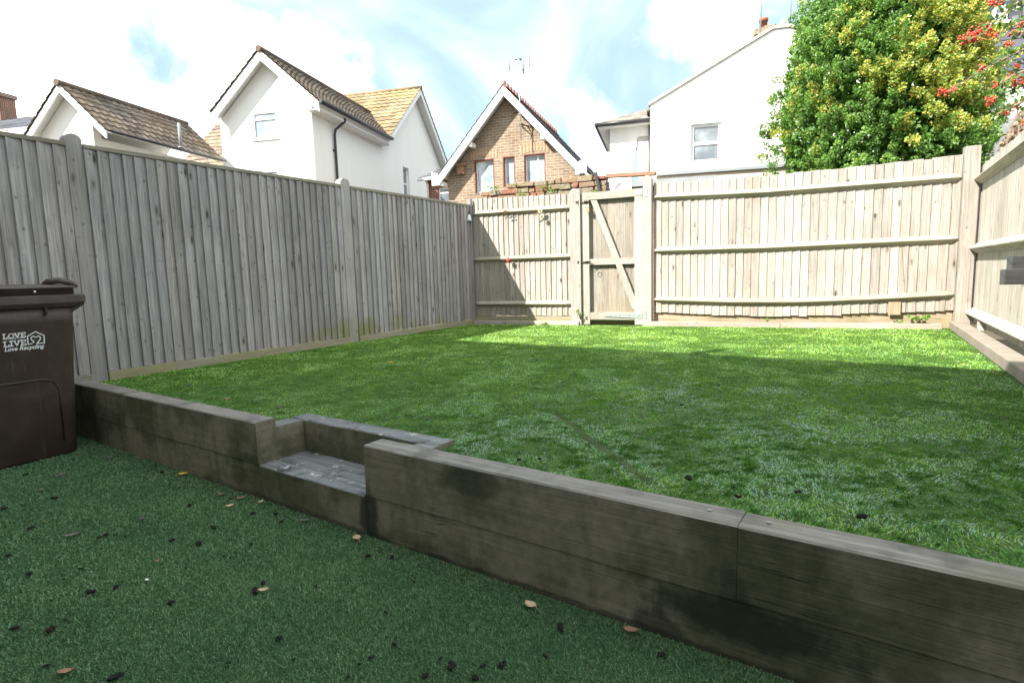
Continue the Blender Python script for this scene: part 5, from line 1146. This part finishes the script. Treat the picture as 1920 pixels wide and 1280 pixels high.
for k in range(2600): s0_ = random.random(); x_ = 1862+160*s0_; yt = float(np.interp(x_, [p[0] for p in base_pts], [p[1] for p in base_pts])); v_ = -random.uniform(.1, .6); y_ = random.uniform(yt+4, 330); q_ = FR.uz(x_, y_, v_); Pc.append(np.array(FR.w(q_[0], v_, q_[1])))
d = rng.normal(size=(len(Pc), 3)); d /= np.linalg.norm(d, axis=1)[:, None]
leafcloud(np.array(Pc), d, rng.uniform(.03, .06, len(Pc)), 'dry_leaves', leaf_mat('dry_leaf', [(.10, .05, .035), (.18, .12, .08), (.30, .24, .18), (.12, .15, .06)], .6, .3, .15), rng.random(len(Pc)), TW, wloc(TW))

# ================================================================== SMALL PLANTS
WEED = leaf_mat('weed_leaf', [(.08, .18, .03), (.16, .30, .05), (.26, .40, .09)], .5, .3, .3)
def weed(px, py, z, r_, h_, n_, label, fr=None, v=.1, group=None):
    c = np.array(gz(px, py, z)) if fr is None else np.array(fr.w(fr.uz(px, py, v)[0], v, z)); t = thing('weed', label, 'weed', c, group)
    m = MB(); P_ = []; D_ = []
    for _ in range(n_):
        a = random.uniform(0, 6.28); e = random.uniform(.2, 1); tip = c+np.array([math.cos(a)*r_*e, math.sin(a)*r_*e, h_*random.uniform(.4, 1)]); m.tube([c, (c+tip)/2+np.array([0, 0, h_*.2]), tip], [.003, .0025, .0015], 4)
        for _ in range(5): d = np.array([math.cos(a), math.sin(a), .5])+rng.normal(size=3)*.6; D_.append(d/np.linalg.norm(d)); P_.append(tip-np.array([0, 0, .01])*random.random())
    part('stems', m, WEED, t); leafcloud(np.array(P_), np.array(D_), rng.uniform(r_*.35, r_*.6, len(P_)), 'leaves', WEED, rng.random(len(P_)), t, c)
weed(1722, 604, .395, .09, .10, 12, 'largest bright green weed at the foot of the long fence panel, near its right end', FB, .06)
weed(1686, 606, .395, .045, .04, 6, 'tiny yellowish weed just left of the largest fence foot weed', FB, .07)
weed(1439, 602, .395, .035, .06, 6, 'small weed sprouting at the foot of the long fence panel, near its middle', FB, .07)
weed(1088, 588, .42, .05, .16, 8, 'pale green sprig growing against the left gate post', FB, .09)
weed(1021, 609, .335, .06, .04, 8, 'low green tuft at the foot of the narrow fence panel', FB, .15)
for (x_, y_, n_, lb) in ((925, 350, 7, 'leftmost green plant rooted in the old wall'), (966, 345, 6, 'green plant on the coping of the old wall under the narrow window'), (980, 362, 10, 'widest green plant spreading in the middle of the old wall'), (1022, 348, 8, 'green plant on the old wall below the right hand window'), (1033, 356, 6, 'lower small plant on the old wall left of the gate post'), (1120, 357, 8, 'green plant at the ragged right end of the old wall')):
    q = WB.uz(x_, y_, .05); c = np.array(WB.w(q[0], .03, q[1]-.02)); t = thing('wall_plant', lb, 'plant', c); P_ = c+rng.normal(size=(n_*7, 3))*np.array([.06, .03, .016]); d = rng.normal(size=(n_*7, 3))+np.array([-.2, -.6, .5]); d /= np.linalg.norm(d, axis=1)[:, None]
    leafcloud(P_, d, rng.uniform(.02, .04, n_*7), 'leaves', WEED, rng.random(n_*7)*.7, t, c)
q = at(1112, 12.2)
m = MB()

# ================================================================== THINGS ON THE NARROW PANEL
def orn(label, px, py, v, fn, name, cat):
    c = np.array(FB.w(FB.uz(px, py, v)[0], v, FB.uz(px, py, v)[1])); t = thing(name, label, cat, c); fn(t, c); return t
CREAM = plain('cream_petals', (.62, .58, .40), .8, .2, .25, 40); REDP = plain('red_paint', (.55, .05, .03), .5, .4, .15, 40); RUST = plain('rusty_wire', (.30, .16, .09), .8, .2, .3, 30)
def f1(t, c):
    m = MB()
    for (du, dz, r_) in ((0, .02, .034), (.025, -.07, .032)):
        p0 = c+np.array([FB.u[0]*du, FB.u[1]*du, dz])
        for k in range(9): a = 2*math.pi*k/9; m.ball(p0+np.array([FB.u[0]*math.cos(a)*r_*.75, FB.u[1]*math.cos(a)*r_*.75, math.sin(a)*r_*.75]), r_*.42, 6, 4)
    part('petals', m, CREAM, t); m = MB()
    for (du, dz) in ((0, .02), (.025, -.07)): m.ball(c+np.array([FB.u[0]*du+FB.v[0]*.012, FB.u[1]*du+FB.v[1]*.012, dz]), .014, 7, 5)
    part('centre', m, RUST, t); m = MB(); m.tube([c+np.array([0, 0, .0]), c+np.array([-FB.u[0]*.12, -FB.u[1]*.12, -.035])], .008, 6); m.tube([c, c+np.array([FB.u[0]*.06, FB.u[1]*.06, -.12])], .004, 5); part('stem', m, RUST, t)
orn('pair of cream flower ornaments hung on the top rail of the narrow panel', 1013, 398, .09, f1, 'flower_ornament', 'ornament')
def f2(t, c):
    m = MB(); m.ball(c, .034, 10, 8, (1, 1, 1.05)); part('body', m, REDP, t); m = MB(); m.ball(c+np.array([0, 0, .036]), .014, 7, 5); m.ball(c+np.array([FB.u[0]*.03, FB.u[1]*.03, .01]), .014, 6, 4); part('head', m, IRON, t)
    m = MB(); 
    for s_ in (-1, 1): m.tube([c+np.array([0, 0, -.02]), c+np.array([FB.u[0]*.05*s_, FB.u[1]*.05*s_, -.05])], .004, 4)
    part('legs', m, IRON, t)
orn('small red ladybird ornament on the middle rail of the narrow panel', 953, 488, .085, f2, 'ladybird_ornament', 'ornament')
def f3(t, c):
    m = MB(); m.tube([c+np.array([FB.u[0]*a, FB.u[1]*a, .015*math.sin(a*90)]) for a in np.linspace(-.09, .09, 12)], .006, 5); m.ball(c, .022, 6, 5, (1.2, .6, .6), .3); m.tube([c, c+np.array([0, 0, -.14])], .0025, 4); part('twist', m, RUST, t)
orn('twist of rusty wire hanging from the top rail of the narrow panel', 947, 396, .085, f3, 'wire_twist', 'wire')
def f4(t, c):
    m = MB(); m.ball(c, .02, 6, 5, (1.6, .5, .8), .4); m.ball(c+np.array([FB.u[0]*.055, FB.u[1]*.055, .0]), .013, 6, 4, (1.6, .5, .6), .3); part('body', m, GREYP, t)
orn('small grey ornament stuck on the boards under the top rail of the narrow panel', 961, 412, .004, f4, 'grey_ornament', 'ornament')
c = np.array(FB.w(.02, .10, FB.uz(886, 405, .1)[1])); t = thing('hanging_lamp', 'small white glass bell lamp hung on the corner post where the fences meet', 'lamp', c)
m = MB(); m.tube([c+np.array([0, 0, .03]), c+np.array([0, 0, .0]), c+np.array([0, 0, -.045]), c+np.array([0, 0, -.075])], [.012, .022, .036, .042], 12); part('shade', m, plain('frosted_glass', (.75, .78, .80), .3, .5, .05), t)
m = MB(); m.tube([c+np.array([0, 0, .03]), c+np.array([0, 0, .075])], .008, 6); m.bar(c+np.array([0, 0, .07]), np.array(FB.w(-.0, .03, c[2]+.08)), .012, .012); part('bracket', m, IRON, t)

# ---- grey slatted timber poking in at the right edge
T0 = pt(1884, 520, 3.1); PF = Fr(T0, 97, 1); z1_ = PF.uz(1882, 505)[1]; z0_ = PF.uz(1880, 534)[1]; z2_ = PF.uz(1896, 480)[1]; uu = PF.uz(1896, 490, -.05)[0]
BN = thing('timber_rails', 'pair of dark grey timber rail ends poking in from the right edge of the frame', 'timber rails', PF.w(.6, 0, ZL))
m = MB().new(); m.box(PF, (0, 1.3), (-.04, 0), (z0_, z1_), 0); part('rail', m, W_DARK, BN, bevel=.003)
m = MB().new(); m.box(PF, (uu, 1.3), (-.085, -.042), (z1_-.02, z2_+.0), 0); part('rail', m, W_DARK, BN, bevel=.003)
m = MB()
for u in (.25, 1.2): m.new(); m.box(PF, (u, u+.07), (-.155, -.087), (ZL-.02, z2_-.01), 2)
part('leg', m, W_DARK, BN, bevel=.003)

# ================================================================== FALLEN LEAVES AND BITS
def leafmesh(c, L, W, ang, cup, mat, name, label, z, group=None, cat='leaf'):
    V = []; nU, nV = 8, 4; ca, sa = math.cos(ang), math.sin(ang); o = []
    for i in range(nU+1):
        t = i/nU; hw_ = W/2*math.sin(math.pi*min(1, max(0.02, t*.97+.01)))**.75
        for j in range(nV+1):
            s_ = (j/nV-.5)*2; x_ = (t-.5)*L; y_ = s_*hw_; zz = .006+cup*(s_**2)*W*.45+cup*.3*L*(t-.5)**2*1.5+random.uniform(-.001, .001)
            V.append((c[0]+x_*ca-y_*sa, c[1]+x_*sa+y_*ca, z+zz))
    m = MB(); m.V = V; m.sm = True
    for i in range(nU):
        for j in range(nV): a = i*(nV+1)+j; m.face((a, a+1, a+nV+2, a+nV+1))
    m.tube([(c[0]-ca*L*.48, c[1]-sa*L*.48, z+.006+cup*.1*L), (c[0]-ca*L*.68, c[1]-sa*L*.68, z+.004)], .0012, 4)
    return solo(name, m, mat, label, cat, group)
def lfm(n, a, b): return plain(n, a, .6, .3, .3, 35)
LY = plain('yellow_leaf', (.62, .42, .05), .55, .3, .25, 60); LPL = plain('pale_dry_leaf', (.50, .38, .26), .65, .3, .25, 60); LBR = plain('brown_dry_leaf', (.28, .15, .10), .6, .4, .3, 60); LGR = plain('grey_dead_leaf', (.13, .11, .115), .7, .3, .3, 60)
ZP = .008
fl = [(343, 891, .055, .034, .4, .5, LY, 'bright yellow leaf on the patio turf beside the sleeper wall'),
      (669, 1011, .05, .034, 2.2, .4, LPL, 'pale tan leaf on the patio below the right hand end of the step'),
      (995, 1138, .05, .032, 2.4, .5, LPL, 'pale leaf lying at the foot of the wall under the long right sleeper'),
      (1183, 1185, .05, .026, 2.9, .5, LBR, 'reddish brown leaf at the wall foot, rightmost of all the leaves'),
      (489, 943, .034, .024, 1.2, .4, LPL, 'upright pale leaf leaning at the wall foot below the left end of the step'),
      (452, 935, .045, .024, .4, .3, LBR, 'tan leaf against the wall left of the step, nearest to the sleeper'),
      (431, 951, .045, .022, .5, .6, LPL, 'curled pale leaf just in front of the tan leaf beside the wall'),
      (415, 929, .038, .022, .0, .6, LBR, 'small brown pink leaf left of the curled pale leaf'),
      (114, 893, .075, .026, .6, .5, LGR, 'long grey leaf on the patio in front of the bin'),
      (136, 1005, .085, .026, .45, .4, LGR, 'longest dark grey leaf in the left foreground of the patio'),
      (267, 975, .035, .022, 2.6, .6, LGR, 'small curled grey leaf in the middle of the patio'),
      (572, 977, .05, .02, .2, .3, LGR, 'grey leaf on the patio below the middle of the step'),
      (494, 1110, .04, .022, .1, .7, LPL, 'pale leaf with dark crumbs round it in the middle foreground'),
      (123, 1262, .045, .022, .2, .4, LBR, 'brown leaf at the bottom left corner of the patio'),
      (77, 920, .03, .018, .5, .5, LBR, 'tiny pinkish brown leaf near the bin base'),
      (206, 860, .04, .024, .6, .4, LGR, 'thin grey leaf near the bin at the foot of the wall'),
      (295, 1054, .022, .014, .6, .5, LBR, 'tiny red brown leaf in the centre of the patio')]
for (x_, y_, L, W, a, c, mt, lb) in fl: leafmesh(gz(x_, y_, ZP), L, W, a, c, mt, 'fallen_leaf', lb, ZP, 'fallen leaves on the patio')
ZLT = ZL+.022
fl2 = [(733, 682, .075, .045, .3, .4, LY, 'yellow leaf lying alone on the shaded lawn'), (427, 750, .07, .03, .4, .4, LBR, 'brown leaf on the lawn behind the left sleepers'), (801, 789, .04, .025, 1, .8, LGR, 'dark curled leaf on the lawn above the step'),
       (352, 724, .05, .03, .2, .5, LGR, 'dark leaf near the left end of the lawn'), (525, 767, .05, .03, .8, .5, LGR, 'dark leaf on the lawn beside the step corner'), (1758, 622, .05, .03, .3, .4, LBR, 'brown leaf on the sunlit grass near the right corner'),
       (1870, 659, .05, .03, 1.2, .4, LY, 'yellow leaf on the sunlit grass by the right edging sleeper'), (1868, 703, .05, .03, 2.2, .4, LBR, 'red brown leaf in the shaded grass at far right')]
for (x_, y_, L, W, a, c, mt, lb) in fl2: leafmesh(gz(x_, y_, ZLT), L, W, a, c, mt, 'fallen_leaf', lb, ZLT, 'fallen leaves on the lawn')
z4 = lambda l, s_, ox, oy: [(ox+x_/s_, oy+y_/s_) for x_, y_ in l]
bits = z4([(22, 328), (168, 435), (140, 143), (405, 65), (475, 152), (300, 270), (883, 130), (757, 158), (982, 208), (1032, 312), (672, 372), (1170, 432), (940, 502), (1083, 518), (1380, 353), (1500, 360), (1537, 402), (540, 485), (578, 472), (630, 470), (687, 477), (155, 683), (35, 587), (440, 655), (628, 758), (498, 782), (280, 828), (935, 838), (1427, 733), (1390, 775), (75, 980), (275, 990), (1517, 1038), (1225, 585), (1257, 592), (630, 1245), (1600, 1148), (250, 1185), (1250, 1165), (1725, 750), (360, 930), (810, 125), (850, 92), (1370, 520), (980, 455)], 2.909, 0, 840)
bits += z4([(125, 672), (247, 678), (1055, 1012), (1543, 1145), (527, 1195), (777, 1190), (638, 1257), (400, 1250), (680, 1197), (350, 795), (145, 1153), (88, 1187), (33, 1247), (207, 937), (253, 1093), (475, 1160), (980, 1148)], 2.56, 640, 780)
big_ = {(22, 328), (168, 435)}; DK = plain('black_debris', (.018, .016, .014), .9, .2, .3, 60)
proto = None
def bitmesh(seed):
    random.seed(seed); m = MB()
    for k in range(4): m.ball((random.uniform(-.010, .010), random.uniform(-.006, .006), .004), random.uniform(.005, .009), 7, 5, (1.3, 1, .7), .7)
    return m.mesh('moss_clump', (0, 0, 0))
ms = [bitmesh(s_) for s_ in range(6)]
for me in ms: me.materials.append(DK)
small = {19, 20, 17, 4, 41, 42, 43, 44, 39, 23, 26, 7, 8, 10, 33, 34, 36, 37, 38, 40, 53, 54, 55, 56, 58, 59, 60, 61, 57}
def bit(i, x_, y_, z, label, group, s_):
    o = bpy.data.objects.new('moss_clump', ms[i % 6]); COL.objects.link(o); p = gz(x_, y_, z); o.location = (p[0], p[1], z-.002); o.rotation_euler = (0, 0, i*1.9); o.scale = (s_, s_, s_); o['label'] = label; o['category'] = 'debris'; o['group'] = group
for i, (x_, y_) in enumerate(bits): bit(i, x_, y_, .010, 'small black clump of debris on the patio turf', 'black debris clumps on the patio', (.5 if i in small else .95)*(1+.12*math.sin(i*3.1)))
for i, (x_, y_) in enumerate([(1614, 968), (1292, 897), (972, 862), (1013, 860), (1347, 722), (1278, 759), (1383, 930), (1495, 922), (1816, 649)]): bit(i, x_, y_, ZLT+.004, 'small black clump of debris on the lawn', 'black debris clumps on the lawn', 1.15 if i in (0, 1) else .8)
m = MB(); p = gz(275, 1086, .012); m.ball(p, .007, 7, 5, (1.2, .8, .6)); solo('white_pebble', m, WHITEP, 'tiny white pebble on the patio turf', 'pebble')
